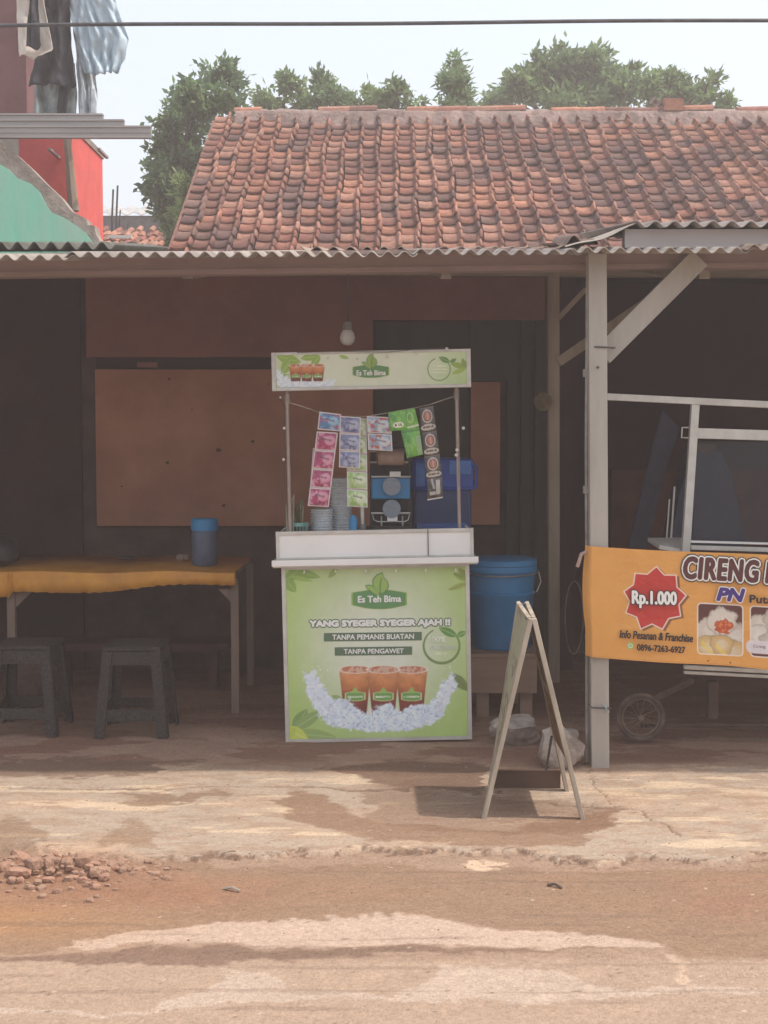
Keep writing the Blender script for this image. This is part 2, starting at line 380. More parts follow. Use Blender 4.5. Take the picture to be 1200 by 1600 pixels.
# ------------------------------------------------------------------ tiled house roof
def tile_mesh(var, m):
    pr = []
    for i in range(7):
        t = i / 6; pr.append((t * .155, -.009 * math.sin(math.pi * t) + (.0015 * var if i in (2, 4) else 0)))
    for i in range(1, 6):
        t = i / 5; pr.append((.155 + t * .054, .056 * max(math.sin(math.pi * t), 0) ** .6))
    L = .262; vs = []; n = len(pr)
    for x, z in pr:
        sc = .006 * math.sin(math.pi * min(x / .155, 1)) if x < .156 else .034
        vs += [(x, -sc, z + .023), (x, L, z)]
    for x, z in pr:
        sc = .006 * math.sin(math.pi * min(x / .155, 1)) if x < .156 else .034
        vs.append((x, -sc + .003, z + .004))
    fs = [(2 * i, 2 * i + 2, 2 * i + 3, 2 * i + 1) for i in range(n - 1)] + [(2 * n + i, 2 * n + i + 1, 2 * i + 2, 2 * i) for i in range(n - 1)]
    me = bpy.data.meshes.new('tile'); me.from_pydata(vs, [], fs); me.materials.append(m)
    me.polygons.foreach_set('use_smooth', [i < n - 1 for i in range(len(fs))])
    return me, np.array(vs), fs
def clay(name, c, c2): return mat(name, c, .88, c2, 16, bump=.004, bscale=60, rand=.18)
CLAY = [clay('clay_orange', (.44, .20, .13), (.25, .115, .08)), clay('clay_salmon', (.43, .22, .155), (.25, .13, .10)), clay('clay_red', (.33, .14, .10), (.19, .085, .065)),
        clay('clay_brown', (.25, .12, .092), (.15, .075, .06)), clay('clay_sooty', (.17, .095, .085), (.12, .07, .066)), clay('clay_mossy', (.22, .125, .10), (.14, .085, .075))]
EAVE = P(600, 392, 12.65); RIDGE = P(600, 190, 16.1)
sl = math.atan2(RIDGE.z - EAVE.z, RIDGE.y - EAVE.y); RX0 = P(266, 392, 12.65).x
def tiled_house():
    t = thing('tiled_house', (2, 16, 0), 'low house whose red clay tiled roof rises behind the corrugated veranda', 'house')
    protos = [[tile_mesh(v, m) for v in (-1, 1)] for m in CLAY]
    g = .221; cw = .205
    nrow = int((RIDGE - EAVE).length / g) + 4; ncol = int(8.2 / cw)
    rot = Matrix.Rotation(sl, 4, 'X'); lst = []
    for r in range(-3, nrow - 3):
        base = EAVE + Vector((0, math.cos(sl), math.sin(sl))) * (r * g)
        for c in range(ncol):
            x = RX0 + c * cw + .012 * math.sin(r * .9) + .01 * math.sin(c * 2.1 + r * .35)
            n = fbm(np.array(c * .33), np.array(r * .30), 91, 3); q = random.random()
            patch = n > .635 or (n > .56 and q < .35)
            if patch: k = random.choice([4, 5, 3, 3])
            else: k = 0 if q < .26 else 1 if q < .56 else 2 if q < .78 else 3 if q < .93 else random.choice([4, 5])
            zz = .010 * math.sin(c * .35 + 1) + .008 * math.sin(c * .9 + r * .3)
            M = Matrix.Translation(base + Vector((x, random.uniform(-.016, .016), random.uniform(-.004, .008) + zz))) @ rot @ Matrix.Rotation(random.gauss(0, .03), 4, 'Z') @ Matrix.Rotation(random.gauss(0, .02), 4, 'Y')
            p = base + Vector((x, 0, 0)); zc = p.y; px = 600 + F * p.x / zc
            vis = px < 1215 and r >= -1 + (0)
            lst.append((r, c, M, k, vis))
    vis = sorted([e for e in lst if e[4]], key=lambda e: (e[0], e[1]))[:298]; ids = {(e[0], e[1]) for e in vis}
    Mi = WM[t.name].inverted()
    for r, c, M, k, _ in vis:
        me = protos[k][random.randint(0, 1)][0]; o = bpy.data.objects.new('roof_tile', me); S.collection.objects.link(o); o.parent = t; o.matrix_local = Mi @ M
    V = []; Fq = []; mi = []; b = 0
    for r, c, M, k, _ in lst:
        if (r, c) in ids: continue
        vs = protos[k][random.randint(0, 1)][1]; fs = protos[k][0][2]; A = np.array(M)
        V.append(vs @ A[:3, :3].T + A[:3, 3]); Fq.append(np.array(fs) + b); mi += [k] * len(fs); b += len(vs)
    o = npmesh('upper_tiles', np.concatenate(V), np.concatenate(Fq), CLAY, t, midx=np.array(mi), smooth=True); o['kind'] = 'stuff'
    d = Vector((0, math.cos(sl), math.sin(sl))); a = EAVE + d * (-.75) - Vector((0, 0, .03)); c = RIDGE - Vector((0, 0, .03))
    b = MB(); x0 = RX0 + .03; x1 = RX0 + 8.3
    b.prism([(x0, a.y, a.z - .05), (x1, a.y, a.z - .05), (x1, c.y, c.z - .05), (x0, c.y, c.z - .05)], (0, 0, .04))
    b.prism([(x0, c.y + .3, c.z - .05), (x1, c.y + .3, c.z - .05), (x1, c.y + 3.7, c.z - 2.1), (x0, c.y + 3.7, c.z - 2.1)], (0, 0, .04))
    b.build('roof_deck', mat('old_batten', (.08, .05, .04), .9), t)
    b = MB(); b.box(x0 + .25, x1 - .25, 12.9, 19.6, 0, 3.2); b.prism([(x0 + .25, 12.9, 3.2), (x0 + .25, 19.6, 3.2), (x0 + .25, 16.2, c.z - .15)], (x1 - x0 - .5, 0, 0)); b.build('wall', M_conc, t)
    # mortar ridge
    nx = 300; V = []; prof = [(-.27, -.19), (-.185, .0), (-.13, .085), (-.11, .13), (-.02, .175), (.10, .15), (.2, .0)]
    for i in range(nx):
        x = x0 + .22 + (x1 - x0 - .3) * i / (nx - 1)
        for j, (y, z) in enumerate(prof):
            nn = mnoise.noise(Vector((x * 6, j * 1.3, 0))) * .03 + mnoise.noise(Vector((x * 22, j * 2.3, 4))) * .014
            V.append((x, RIDGE.y + .12 + y + nn, RIDGE.z + z + nn * .9))
    Mm = mat('mortar_ridge', (.33, .24, .21), .95, (.14, .10, .09), 4, bump=.02, bscale=20)
    npmesh('ridge_mortar', np.array(V), gridfaces(len(prof), nx), Mm, t, smooth=True)
    x = x0 + .2
    for i in range(22):
        L = random.uniform(.32, .40); m = random.choice(CLAY[:4]); z = RIDGE.z + .135 + random.uniform(-.012, .018)
        if random.random() < .72:
            b = MB(); vs = []; 
            for e, r0 in ((0, .075), (L, .085)):
                for q in range(7):
                    an = math.pi * q / 6; vs.append((x + e, RIDGE.y + .13 - r0 * 1.3 * math.cos(an), z + r0 * math.sin(an)))
            b.add(vs, [(q, q + 1, q + 8, q + 7) for q in range(6)] + [tuple(range(6, -1, -1)), tuple(range(7, 14))]); b.build('ridge_tile', m, t)
        x += L * .97
    b = MB(); q = P(1050, 163, 16.2); b.box(q.x - .12, q.x + .12, 16.1, 16.4, q.z - .1, q.z + .05, Matrix.Translation((0, 0, 0))); b.build('ridge_tile', CLAY[0], t, label='raised orange ridge tile sitting above the others')
    b = MB(); b.tube([P(1024, 170, 16.2), P(1030, 162, 16.2), P(1023, 156, 16.2), P(1016, 164, 16.2)], .04, 6); b.build('ridge_lump', Mm, t)
    # left barge edge of half buried mortar
    b = MB(); pts = []
    for i in range(40):
        f = i / 39; p = EAVE.lerp(RIDGE, f); pts.append((RX0 - .012 + .012 * mnoise.noise(Vector((i, 0, 0))), p.y, p.z + .0))
    b.tube(pts, .022, 5); b.build('verge', CLAY[3], t)
tiled_house()

# ------------------------------------------------------------------ corrugated sheets
def corr(x0, x1, y0, y1, zf, zb, pitch=.0745, amp=.0125, ph=0, ny=6, zx=None, rag=0, thick=.006):
    n = max(8, int((x1 - x0) / pitch * 10)); xs = np.linspace(x0, x1, n); V = []
    for j in range(ny):
        f = j / (ny - 1)
        for x in xs:
            yy = y0 + (y1 - y0) * f + (rag * mnoise.noise(Vector((x * 3, 0, 9))) if j == 0 else 0)
            V.append((x, yy, zf + (zb - zf) * f + amp * math.sin(2 * math.pi * (x + ph) / pitch) + (zx(x) if zx else 0)))
    V = np.array(V); W = V.copy(); W[:, 2] -= thick; A = gridfaces(n, ny); Bf = A[:, ::-1] + len(V)
    fr = np.array([(i, i + len(V), i + 1 + len(V), i + 1) for i in range(n - 1)])
    sd = np.array([(j * n, (j + 1) * n, (j + 1) * n + len(V), j * n + len(V)) for j in range(ny - 1)] + [((j + 1) * n - 1, (j + 1) * n - 1 + len(V), (j + 2) * n - 1 + len(V), (j + 2) * n - 1) for j in range(ny - 1)])
    return np.concatenate([V, W]), np.concatenate([A, Bf, fr, sd])
def veranda():
    t = thing('veranda', (0, 6.1, 0), 'open shop veranda with corrugated sheet roof on grey wooden posts', 'veranda')
    M_sh = [M_sheet, mat('grey_fibre_sheet', (.36, .32, .30), .85, (.22, .19, .17), 6, bump=.003), mat('rusty_sheet', (.34, .27, .22), .8, (.18, .12, .09), 6)]
    x = -5.2; i = 0
    while x < 5.4:
        wd = .76; mid = x + wd / 2; px = 600 + F * mid / 5.85; zf = P(px, 399 - (px / 1200) * 13, 5.85).z
        V, Fq = corr(x - .03, x + wd + .03, 5.80 + random.uniform(-.02, .02), 9.7, zf + (.003 if i % 2 else 0) - .014, zf + .565, rag=.02, ph=0)
        npmesh('corrugated_sheet', V, Fq, M_sh[[0, 1, 0, 2, 0, 1][i % 6]], t, smooth=True); x += wd; i += 1
    # loose offcuts lying over the lower edge
    for k, (a, c, y, dz) in enumerate([(470, 640, 383, .0), (690, 900, 383, .0)]):
        p = P(a, y + 8, 6.2); q = P(c, y + 8, 6.2); V, Fq = corr(p.x, q.x, 6.15, 7.6, p.z + dz, p.z + dz + .20, ph=.02 + k * .03, pitch=.08)
        npmesh('corrugated_sheet', V, Fq, M_sh[2], t, smooth=True)
    p = P(-200, 392, 6.9); q = P(180, 392, 6.9); V, Fq = corr(p.x, q.x, 6.9, 8.6, p.z + .03, p.z + .27, pitch=.09, amp=.02)
    npmesh('corrugated_sheet', V, Fq, mat('dark_mossy_sheet', (.13, .13, .115), .9, (.08, .075, .065), 9, bump=.004), t, smooth=True)
    p = P(868, 384, 6.3); q = P(935, 384, 6.3); V, Fq = corr(p.x, q.x, 6.3, 6.9, p.z + .0, p.z + .09, pitch=.1, amp=.02, zx=lambda x: .035 * math.sin((x - p.x) / (q.x - p.x) * 3))
    npmesh('corrugated_sheet', V, Fq, mat('brown_stained_sheet', (.2, .14, .12), .9, (.12, .08, .07), 9), t, smooth=True)
    # beam: a pink-grey channel with two pressed lines, sloping a little with the house
    b = MB(); A = P(-330, 437, 6.14); B = P(1550, 413, 6.14); hb = .105
    b.prism([A, B, B + Vector((0, 0, hb)), A + Vector((0, 0, hb))], (0, .08, 0))
    for f, d, w_ in ((.12, .006, .012), (.80, .006, .010), (.30, .003, .006)):
        o1 = Vector((0, -d, hb * f)); b.prism([A + o1, B + o1, B + o1 + Vector((0, 0, w_)), A + o1 + Vector((0, 0, w_))], (0, d - .0005, 0))
    b.build('beam', M_beam, t)
    b = MB(); b.bar((-5.2, 8.2, 2.67), (5.4, 8.2, 2.62), .07, .09); b.build('rear_beam', M_woodh, t)
    for x in (-4.6, -3.4, -2.2, -.95, .3, 1.55, 2.8, 4.1):
        b = MB(); b.bar((x, 6.24, 2.36), (x, 9.65, 2.88), .05, .05, Vector((1, 0, 0))); b.build('rafter', M_woodh, t)
    # posts
    b = MB(); p = P(930.5, 1196, 6.14)
    b.bar((p.x, 6.04, -.02), (P(931.5, 396, 6.04).x, 6.04, P(931, 398, 6.04).z), .085, .085); o = b.build('post', M_greypost, t, bevel=.003, label='front post, grey above and yellowish at its foot')
    b = MB(); b.tube([P(917, 1190, 6.05), P(917, 900, 6.05), P(916, 700, 6.05), P(918, 430, 6.05)], .008, 6)
    for y in (583, 765): b.bar(P(916, y - 6, 6.05), P(916, y + 6, 6.05), .028, .028)
    b.build('conduit', mat('grey_conduit', (.34, .32, .30), .6), t)
    for y in (1105, 542):
        b = MB(); z = P(0, y, 6.0).z; c = Vector((p.x + .002, 6.04, z)); e = .047; b.tube([c + Vector(q) for q in ((-e, -e, 0), (e, -e, -.004), (e, e, 0), (-e, e, .003), (-e, -e, 0))], .004, 5); b.build('wire_tie', M_cable, t)
    b = MB(); b.lathe([(.001, 0), (.006, 0), (.006, .01), (.001, .01)], P(934, 574, 5.996), 10, M=Matrix.Rotation(R(90), 4, 'X')); b.build('bolt', M_cable, t)
    b = MB(); b.tube([P(942, 1100, 5.99), P(948, 1107, 5.97), P(946, 1114, 5.98), P(952, 1112, 5.97)], .004, 5); b.build('plastic_scrap', mat('pale_blue_scrap', (.4, .5, .52), .7), t)
    b = MB(); b.bar((P(865, 1045, 8.2).x, 8.2, 0), (P(864, 435, 8.2).x, 8.2, 2.65), .085, .07); b.build('post', M_wood, t, label='rear post, half in shade behind the front one')
    b = MB(); b.bar(P(940, 556, 6.1), P(1092, 404, 6.1), .05, .10, Vector((0, 1, 0))); b.build('brace', M_greypost, t, bevel=.002)
    b = MB(); b.bar(P(872, 566, 8.15), P(1040, 452, 8.15), .05, .06, Vector((0, 1, 0))); b.build('brace', M_wood, t)
    b = MB(); b.bar(P(872, 498, 8.1), P(915, 452, 8.1), .03, .03, Vector((0, 1, 0))); b.build('brace', M_wood, t)
    # raised grey fascia and curled sheet at the right
    b = MB(); a = P(976, 388, 5.98); c = P(1560, 358, 5.98); b.box(a.x, c.x, 5.98, 6.04, a.z, c.z); 
    b.box(a.x, c.x, 5.965, 5.979, a.z, a.z + .014); b.build('fascia', mat('pale_grey_fascia', (.5, .46, .45), .6, (.42, .38, .37), 3, stretch=(.2, 1, 1)), t)
    xa = P(885, 0, 5.95).x; xb = P(1002, 0, 5.95).x; z0 = P(0, 387, 5.95).z; z1 = P(0, 350, 5.95).z
    n = 24; V = []
    for j in range(2):
        for i in range(n):
            u = i / (n - 1); V.append((xa + (xb - xa) * u, 5.93 + j * (.9 + .6 * u), z0 + (z1 - z0) * (u ** 1.35) + .006 * math.sin(u * 9) + j * .10 * (.9 + .6 * u)))
    V = np.array(V); W = V + (0, 0, .007); Fq = gridfaces(n, 2); fr = np.array([(i, i + 1, i + 1 + 2 * n, i + 2 * n) for i in range(n - 1)])
    npmesh('curled_sheet', np.concatenate([V, W]), np.concatenate([Fq, Fq + 2 * n, fr]), M_sh[0], t, smooth=True)
    V, Fq = corr(xb - .02, 5.6, 5.9, 7.6, z1 - .005, z1 + .21, pitch=.087, amp=.014, rag=.01)
    npmesh('corrugated_sheet', V, Fq, M_sh[1], t, smooth=True)
veranda()

# ------------------------------------------------------------------ shop front behind the veranda
def shop():
    t = thing('shop_front', (0, 8.6, 0), 'dim brown boarded shop wall under the veranda', 'building')
    D = 8.6
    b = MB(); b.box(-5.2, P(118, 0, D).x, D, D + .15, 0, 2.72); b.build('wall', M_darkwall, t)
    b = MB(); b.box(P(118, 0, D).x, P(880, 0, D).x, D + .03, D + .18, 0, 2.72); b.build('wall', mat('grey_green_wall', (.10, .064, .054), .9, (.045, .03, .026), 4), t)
    b = MB(); pbox(b, 135, 395, 583, 558, D - .06, D); pbox(b, 583, 395, 852, 500, D - .06, D); o = b.build('upper_board', M_board2, t)
    b = MB(); pbox(b, 151, 577, 583, 822, D - .05, D); b.build('plywood_board', M_board, t, bevel=.004)
    for x, y, q in ((341, 703, 4), (262, 723, 3), (264, 592, 2.5), (395, 690, 3), (350, 790, 3), (300, 640, 1.5), (190, 760, 1.5), (420, 600, 1.5)):
        b = MB(); c = P(x, y, D - .052); n = 9; b.add([(c.x + q / 2000 * D * (1 + .4 * math.sin(k * 2.3 + x)) * math.cos(2 * math.pi * k / n), c.y, c.z + q / 2000 * D * .8 * math.sin(2 * math.pi * k / n)) for k in range(n)], [tuple(range(n))]); b.build('stain', mat('dark_stain', (.14, .06, .045), .9), t)
    b = MB(); pbox(b, 735, 597, 782, 820, D - .045, D); b.build('plywood_board', M_board, t, bevel=.004)
    b = MB(); pbox(b, 150, 559, 583, 575, D - .02, D + .01); b.build('dark_gap_strip', M_darkwall, t)  # dark strip puts the shade of the gap between boards into colour
    b = MB(); pbox(b, 214, 566, 246, 574, D - .035, D - .02); b.build('wood_block', M_board2, t)
    b = MB(); pbox(b, 588, 505, 732, 1040, D - .03, D + .03); b.build('dark_doorway', M_darkgreen, t)  # dark slab stands in for the unlit door opening
    b = MB(); pbox(b, 734, 500, 795, 596, D - .03, D + .03); b.build('doorway_top', M_darkgreen, t)  # dark slab for the shade in the upper part of that opening
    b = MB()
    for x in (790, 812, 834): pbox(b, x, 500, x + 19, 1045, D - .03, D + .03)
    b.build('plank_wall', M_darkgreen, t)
    # right bay: deeper, its wall colour darkened to stand for the dim room
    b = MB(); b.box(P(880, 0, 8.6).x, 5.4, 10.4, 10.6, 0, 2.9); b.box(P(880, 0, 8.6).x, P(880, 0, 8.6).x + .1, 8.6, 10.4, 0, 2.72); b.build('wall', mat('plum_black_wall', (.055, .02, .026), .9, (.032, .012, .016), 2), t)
    b = MB(); a = P(955, 860, 10.3); c = P(1075, 735, 10.3); b.box(a.x, 5.2, 10.3, 10.39, .1, c.z); b.build('low_wall_panel', M_redlow, t)
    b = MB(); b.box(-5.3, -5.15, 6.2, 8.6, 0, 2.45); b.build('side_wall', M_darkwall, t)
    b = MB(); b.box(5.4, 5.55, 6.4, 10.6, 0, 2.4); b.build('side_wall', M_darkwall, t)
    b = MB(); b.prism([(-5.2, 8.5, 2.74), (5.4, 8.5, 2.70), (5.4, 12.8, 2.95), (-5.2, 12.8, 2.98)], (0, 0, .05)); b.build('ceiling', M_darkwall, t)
    b = MB(); b.lathe([(.02, 0), (.05, .03), (.06, .06), (.03, .1), (.01, .12)], P(847, 628, 8.1), 10, M=Matrix.Rotation(R(90), 4, 'X')); tag(b.build('light_socket', mat('tan_socket', (.3, .22, .13), .8)), 'small tan socket fixed beside the rear post', 'socket')
shop()

# ------------------------------------------------------------------ drinks cart
CD = 6.55; CS = F / CD
cb = P(592, 1160, CD); TILT = R(1.15)
def cart():
    t = thing('drinks_cart', (cb.x, CD, 0.0), 'white and green iced tea cart with printed front and lit-style top sign', 'cart', rot=(0, -TILT, 0))
    t['label'] = 'white and green iced tea cart with printed front panel and top sign'
    M = WM[t.name]
    def lx(px, py):
        p = P(px, py, CD); q = M.inverted() @ p; return q.x, q.z
    def B(b, x0, x1, y0, y1, z0, z1): b.box(x0, x1, y0, y1, z0, z1, M)
    zb = lx(592, 1158)[1]; zt = lx(592, 884)[1]; hw = .483
    # body
    b = MB(); B(b, -hw + .02, hw - .02, .012, .50, zb + .01, zt); b.build('cabinet', M_white, t)
    for x in (-hw, hw - .022):
        b = MB(); B(b, x, x + .022, -.004, .02, zb, zt); b.build('corner_trim', M_alu, t, bevel=.002)
    b = MB(); B(b, -hw + .022, hw - .022, -.004, .02, zb, zb + .02); b.build('bottom_trim', M_alu, t, bevel=.002)
    b = MB(); B(b, -hw + .022, hw - .022, -.004, .02, zt - .012, zt); b.build('top_trim', M_alu, t)
    for x in (-.42, .42):
        for y in (.06, .44):
            b = MB(); B(b, x - .025, x + .025, y - .02, y + .03, -.02, zb + .012); b.build('foot', M_greypost, t)
    # tray ledge with rolled edge
    z0 = lx(586, 883)[1]; z1 = lx(586, 872)[1]
    b = MB(); B(b, -.522, .522, -.06, .5, z0, z1); b.build('counter_ledge', M_alu, t, bevel=.004)
    b = MB(); B(b, -.526, .526, -.069, -.058, z0 + .008, z1 + .004); b.build('ledge_trim', M_white, t, bevel=.003)
    # white upstand box round the counter
    z2 = lx(586, 830)[1]
    b = MB(); B(b, -.495, .495, -.012, .0, z1, z2); B(b, -.495, -.483, 0, .5, z1, z2); B(b, .483, .495, 0, .5, z1, z2); b.build('upstand', M_white, t)
    b = MB()
    B(b, -.506, -.490, -.02, .004, z1 + .001, z2 + .008); B(b, .490, .506, -.02, .004, z1 + .001, z2 + .008)
    B(b, -.490, .490, -.02, .004, z2 - .010, z2 + .008); B(b, -.490, .490, -.018, .004, z1 + .001, z1 + .012); b.build('upstand_trim', M_alu, t, bevel=.0015)
    x = lx(668, 850)[0]; b = MB(); B(b, x, x + .005, -.022, -.0205, z1 + .01, z2 + .006); b.build('hanging_wire', M_cable, t)
    # posts
    for a, c in (((447, 610), (452, 828)), ((714, 603), (719, 826))):
        x1_, zz1 = lx(*a); x0_, zz0 = lx(*c)
        b = MB(); b.tube([M @ Vector((x0_, .05, zz0 - .05)), M @ Vector((x1_, .05, zz1 + .03))], .0095, 10); o = b.build('post', mat('dull_steel_tube', (.42, .34, .31), .5, (.33, .26, .23), 6, metal=.3), t, smooth=True)
        s = MB(); s.tube([M @ Vector((x1_, .05, zz1 - .065)), M @ Vector((x1_, .05, zz1 - .02))], .014, 10); s.build('cloth_tie', M_rope, o)
    # top sign box
    za = lx(580, 608)[1]; zc = lx(580, 548)[1]; sx = .507
    b = MB(); B(b, -sx + .012, sx - .012, .004, .05, za + .006, zc - .006); b.build('sign_box', M_white, t)
    b = MB(); e = .021
    B(b, -sx, -sx + e, -.006, .052, za, zc); B(b, sx - e, sx, -.006, .052, za, zc); B(b, -sx + e, sx - e, -.006, .052, za, za + .017); B(b, -sx + e, sx - e, -.006, .052, zc - .014, zc); b.build('sign_frame', M_alu, t, bevel=.0015)

    # printed artwork ---------------------------------------------------
    def raster(name, xa, xb, za_, zb_, y, fn, res):
        nu = int((xb - xa) * res); nv = int((zb_ - za_) * res)
        X, Z = np.meshgrid(np.linspace(xa, xb, nu), np.linspace(za_, zb_, nv))
        Ml = np.array(M); V = np.stack([X, 0 * X + y, Z], -1).reshape(-1, 3) @ Ml[:3, :3].T + Ml[:3, 3]
        yc = V[:, 1] * math.cos(TH) - (V[:, 2] - EYE) * math.sin(TH); zc_ = V[:, 1] * math.sin(TH) + (V[:, 2] - EYE) * math.cos(TH)
        px = (600 + F * V[:, 0] / yc).reshape(X.shape); py = (800 - F * zc_ / yc).reshape(X.shape)
        C = fn(px, py); return npmesh(name, V, gridfaces(nu, nv), M_print, t, cols=np.clip((C * .93 + C.mean(-1, keepdims=True) * .07) * 1.16, 0, .9).reshape(-1, 3))
    def cup(C, X, Y, cx, top, bot, wt, wb, badge=True):
        f = np.clip((Y - top) / (bot - top), 0, 1); hwid = wt + (wb - wt) * f; m = sstep(.8, -.6, np.abs(X - cx) - hwid) * (Y > top) * (Y < bot)
        n = fbm(X / 6, Y / 6, 5)
        cc = np.zeros(C.shape); stops = [(0, 'd8a882'), (.12, 'd08a58'), (.3, 'c97e48'), (.5, 'a85c3c'), (.72, '803c34'), (1, '6c3030')]
        for (f0, c0), (f1, c1) in zip(stops, stops[1:]):
            q = ((f >= f0) & (f <= f1))[..., None]; s_ = ((f - f0) / (f1 - f0))[..., None]; cc = np.where(q, np.array(lin(c0)) * (1 - s_) + np.array(lin(c1)) * s_, cc)
        cc = cc * (.75 + .5 * n)[..., None] * (1.0 - .25 * (np.abs(X - cx) / hwid)[..., None] ** 3)
        C[:] = C * (1 - m[..., None]) + cc * m[..., None]
        el = ((X - cx) / wt) ** 2 + ((Y - top) / (wt * .24)) ** 2
        paint(C, sstep(1.06, .94, el), 'c9a48e'); paint(C, sstep(.8, .7, el) * (fbm(X / 3.5, Y / 3.5, 9) > .5), 'b8694c', .9)
        paint(C, (np.abs(el - 1) < .13) * 1.0, 'e2d4c4', .8)
    def badge(C, X, Y, cx, cy, w_, h_):
        d = np.maximum(np.abs(X - cx) / w_, (np.abs(Y - cy) + .3 * h_ * np.abs((X - cx) / w_) ** 2) / h_)
        paint(C, sstep(1.12, 1.04, d), 'b8c98a'); paint(C, sstep(.98, .9, d), '6d9a50')
        tri = polysd(X, Y, [(cx - w_ * .5, cy - h_ * .7), (cx, cy - h_ * 2.1), (cx + w_ * .5, cy - h_ * .7)]); paint(C, sstep(.5, -.5, tri), '93b560')
        paint(C, (np.abs(Y - cy - .1 * h_) < h_ * .22) * (np.abs(X - cx) < w_ * .8) * (vnoise(X * 1.3, Y * 1.3, 4) > .4), 'dfe8cf', .8)
    def ice(C, X, Y, sd, sc=1.0, dark=.8):
        m = sstep(2.5 * sc, -2.5 * sc, sd + (fbm(X / (7 * sc), Y / (7 * sc), 21) - .5) * 16 * sc)
        n = vnoise(X / (3.4 * sc), Y / (3.0 * sc), 23); n2 = fbm(X / (9 * sc), Y / (9 * sc), 24)
        c = np.array(lin('cdd8e6')) * (.80 + .45 * n2[..., None]); C[:] = C * (1 - m[..., None]) + c * m[..., None]
        paint(C, m * sstep(.68, .86, n), 'eef0f2', .9); paint(C, m * sstep(.32, .15, n), '8592a2', dark * .6)
    def front(X, Y):
        C = np.zeros(X.shape + (3,)); u = (X - 592) / 145; v = (Y - 1020) / 135
        r = np.clip(np.sqrt((u * .95) ** 2 + ((Y - 1000) / 170) ** 2), 0, 1.3)[..., None]
        C[:] = np.array(lin('cfd3bf')) * (1 - sstep(.2, 1.15, r)) + np.array(lin('a3bd68')) * sstep(.2, 1.15, r)
        paint(C, sstep(1010, 890, Y), '9fb071', .35); paint(C, sstep(.5, 1.0, v), 'a9c472', .4)
        # leaves
        for a in ((446, 905, 462, 925, 9), (450, 890, 500, 902, 8), (470, 888, 440, 912, 9)): leafshape(X, Y, *a, C, '7f9c4b', '9db86a')
        leafshape(X, Y, 527, 888, 513, 903, 5, C, '8da35c'); leafshape(X, Y, 452, 900, 488, 908, 4, C, '90ab58')
        leafshape(X, Y, 734, 906, 708, 896, 6, C, '8a9a4c', '5f6f34'); leafshape(X, Y, 734, 910, 700, 922, 5, C, '97a455', '6b7838'); leafshape(X, Y, 735, 905, 716, 888, 6, C, '7f9047')
        leafshape(X, Y, 706, 1053, 733, 1080, 9, C, '74854a', '55653a'); leafshape(X, Y, 733, 1072, 737, 1062, 2, C, '7c8a4c')
        leafshape(X, Y, 458, 1142, 480, 1108, 11, C, '7f9a58', 'a9bd80'); leafshape(X, Y, 458, 1140, 505, 1110, 10, C, '8ba461', 'b3c58a')
        leafshape(X, Y, 456, 1146, 525, 1152, 11, C, '93ab62', 'b5c78c'); leafshape(X, Y, 444, 1138, 482, 1156, 12, C, 'c0cb58', 'd8dd80'); leafshape(X, Y, 444, 1150, 462, 1138, 10, C, 'b4c250')
        leafshape(X, Y, 516, 1088, 538, 1096, 6, C, '93a865')
        # ice splash arms and heap
        ice(C, X, Y, polysd(X, Y, [(474, 1052), (492, 1046), (504, 1072), (520, 1095), (545, 1108), (600, 1116), (655, 1108), (680, 1090), (692, 1066), (706, 1052), (716, 1068), (700, 1098), (690, 1118), (650, 1130), (600, 1134), (540, 1132), (500, 1120), (484, 1095)]))
        paint(C, sstep(2, -4, polysd(X, Y, [(480, 1056), (492, 1054), (512, 1085), (520, 1110), (500, 1118), (484, 1090)])), 'cdd2d8', .55)
        paint(C, sstep(2, -4, polysd(X, Y, [(712, 1062), (698, 1068), (684, 1095), (676, 1115), (696, 1112), (706, 1085)])), 'd4d6d8', .55)
        for cx in (555, 643, 599): cup(C, X, Y, cx, 1046, 1120, 25, 17)
        for cx in (555, 599, 643): badge(C, X, Y, cx, 1088, 15, 7)
        for cx in (577, 621): paint(C, sstep(.6, -.6, np.abs(X - cx) - (Y - 1096) * .13) * (Y > 1096) * (Y < 1118), 'd8cfc4')
        ice(C, X, Y, polysd(X, Y, [(500, 1112), (522, 1094), (545, 1092), (560, 1108), (575, 1120), (590, 1102), (610, 1098), (624, 1114), (642, 1102), (660, 1100), (680, 1112), (690, 1124), (650, 1140), (600, 1144), (560, 1142), (515, 1132)]), .8)
        dr = vnoise(X / 2.2, Y / 2.2, 44); paint(C, (dr > .86) * np.exp(-((X - 505) / 22) ** 2 - ((Y - 1045) / 16) ** 2), 'eef0e6', .7); paint(C, (dr > .86) * np.exp(-((X - 700) / 16) ** 2 - ((Y - 1045) / 16) ** 2), 'eef0e6', .6)
        # ring emblem
        d = np.hypot(X - 690, (Y - 1009) * 1.03); an = np.arctan2(Y - 1009, X - 690)
        wdt = .9 + 1.2 * (.5 + .5 * np.sin(an)); gap = (an > -2.05) & (an < -1.25)
        paint(C, sstep(.8, -.5, np.abs(d - 28) - wdt) * ~gap, '6e8a50')
        leafshape(X, Y, 714, 994, 686, 981, 7, C, '5f8d48', 'a9c083'); leafshape(X, Y, 714, 994, 728, 987, 5, C, '64904b', 'a9c083')
        paint(C, (np.abs(Y - 1021) < 1.6) * (np.abs(X - 690) < 9) * (vnoise(X * .9, Y * .9, 8) > .35), 'd6dfbe', .6)
        return C
    raster('printed_panel', -hw + .022, hw - .022, zb + .02, zt - .012, -.0055, front, 400)
    fy = CD - .0085
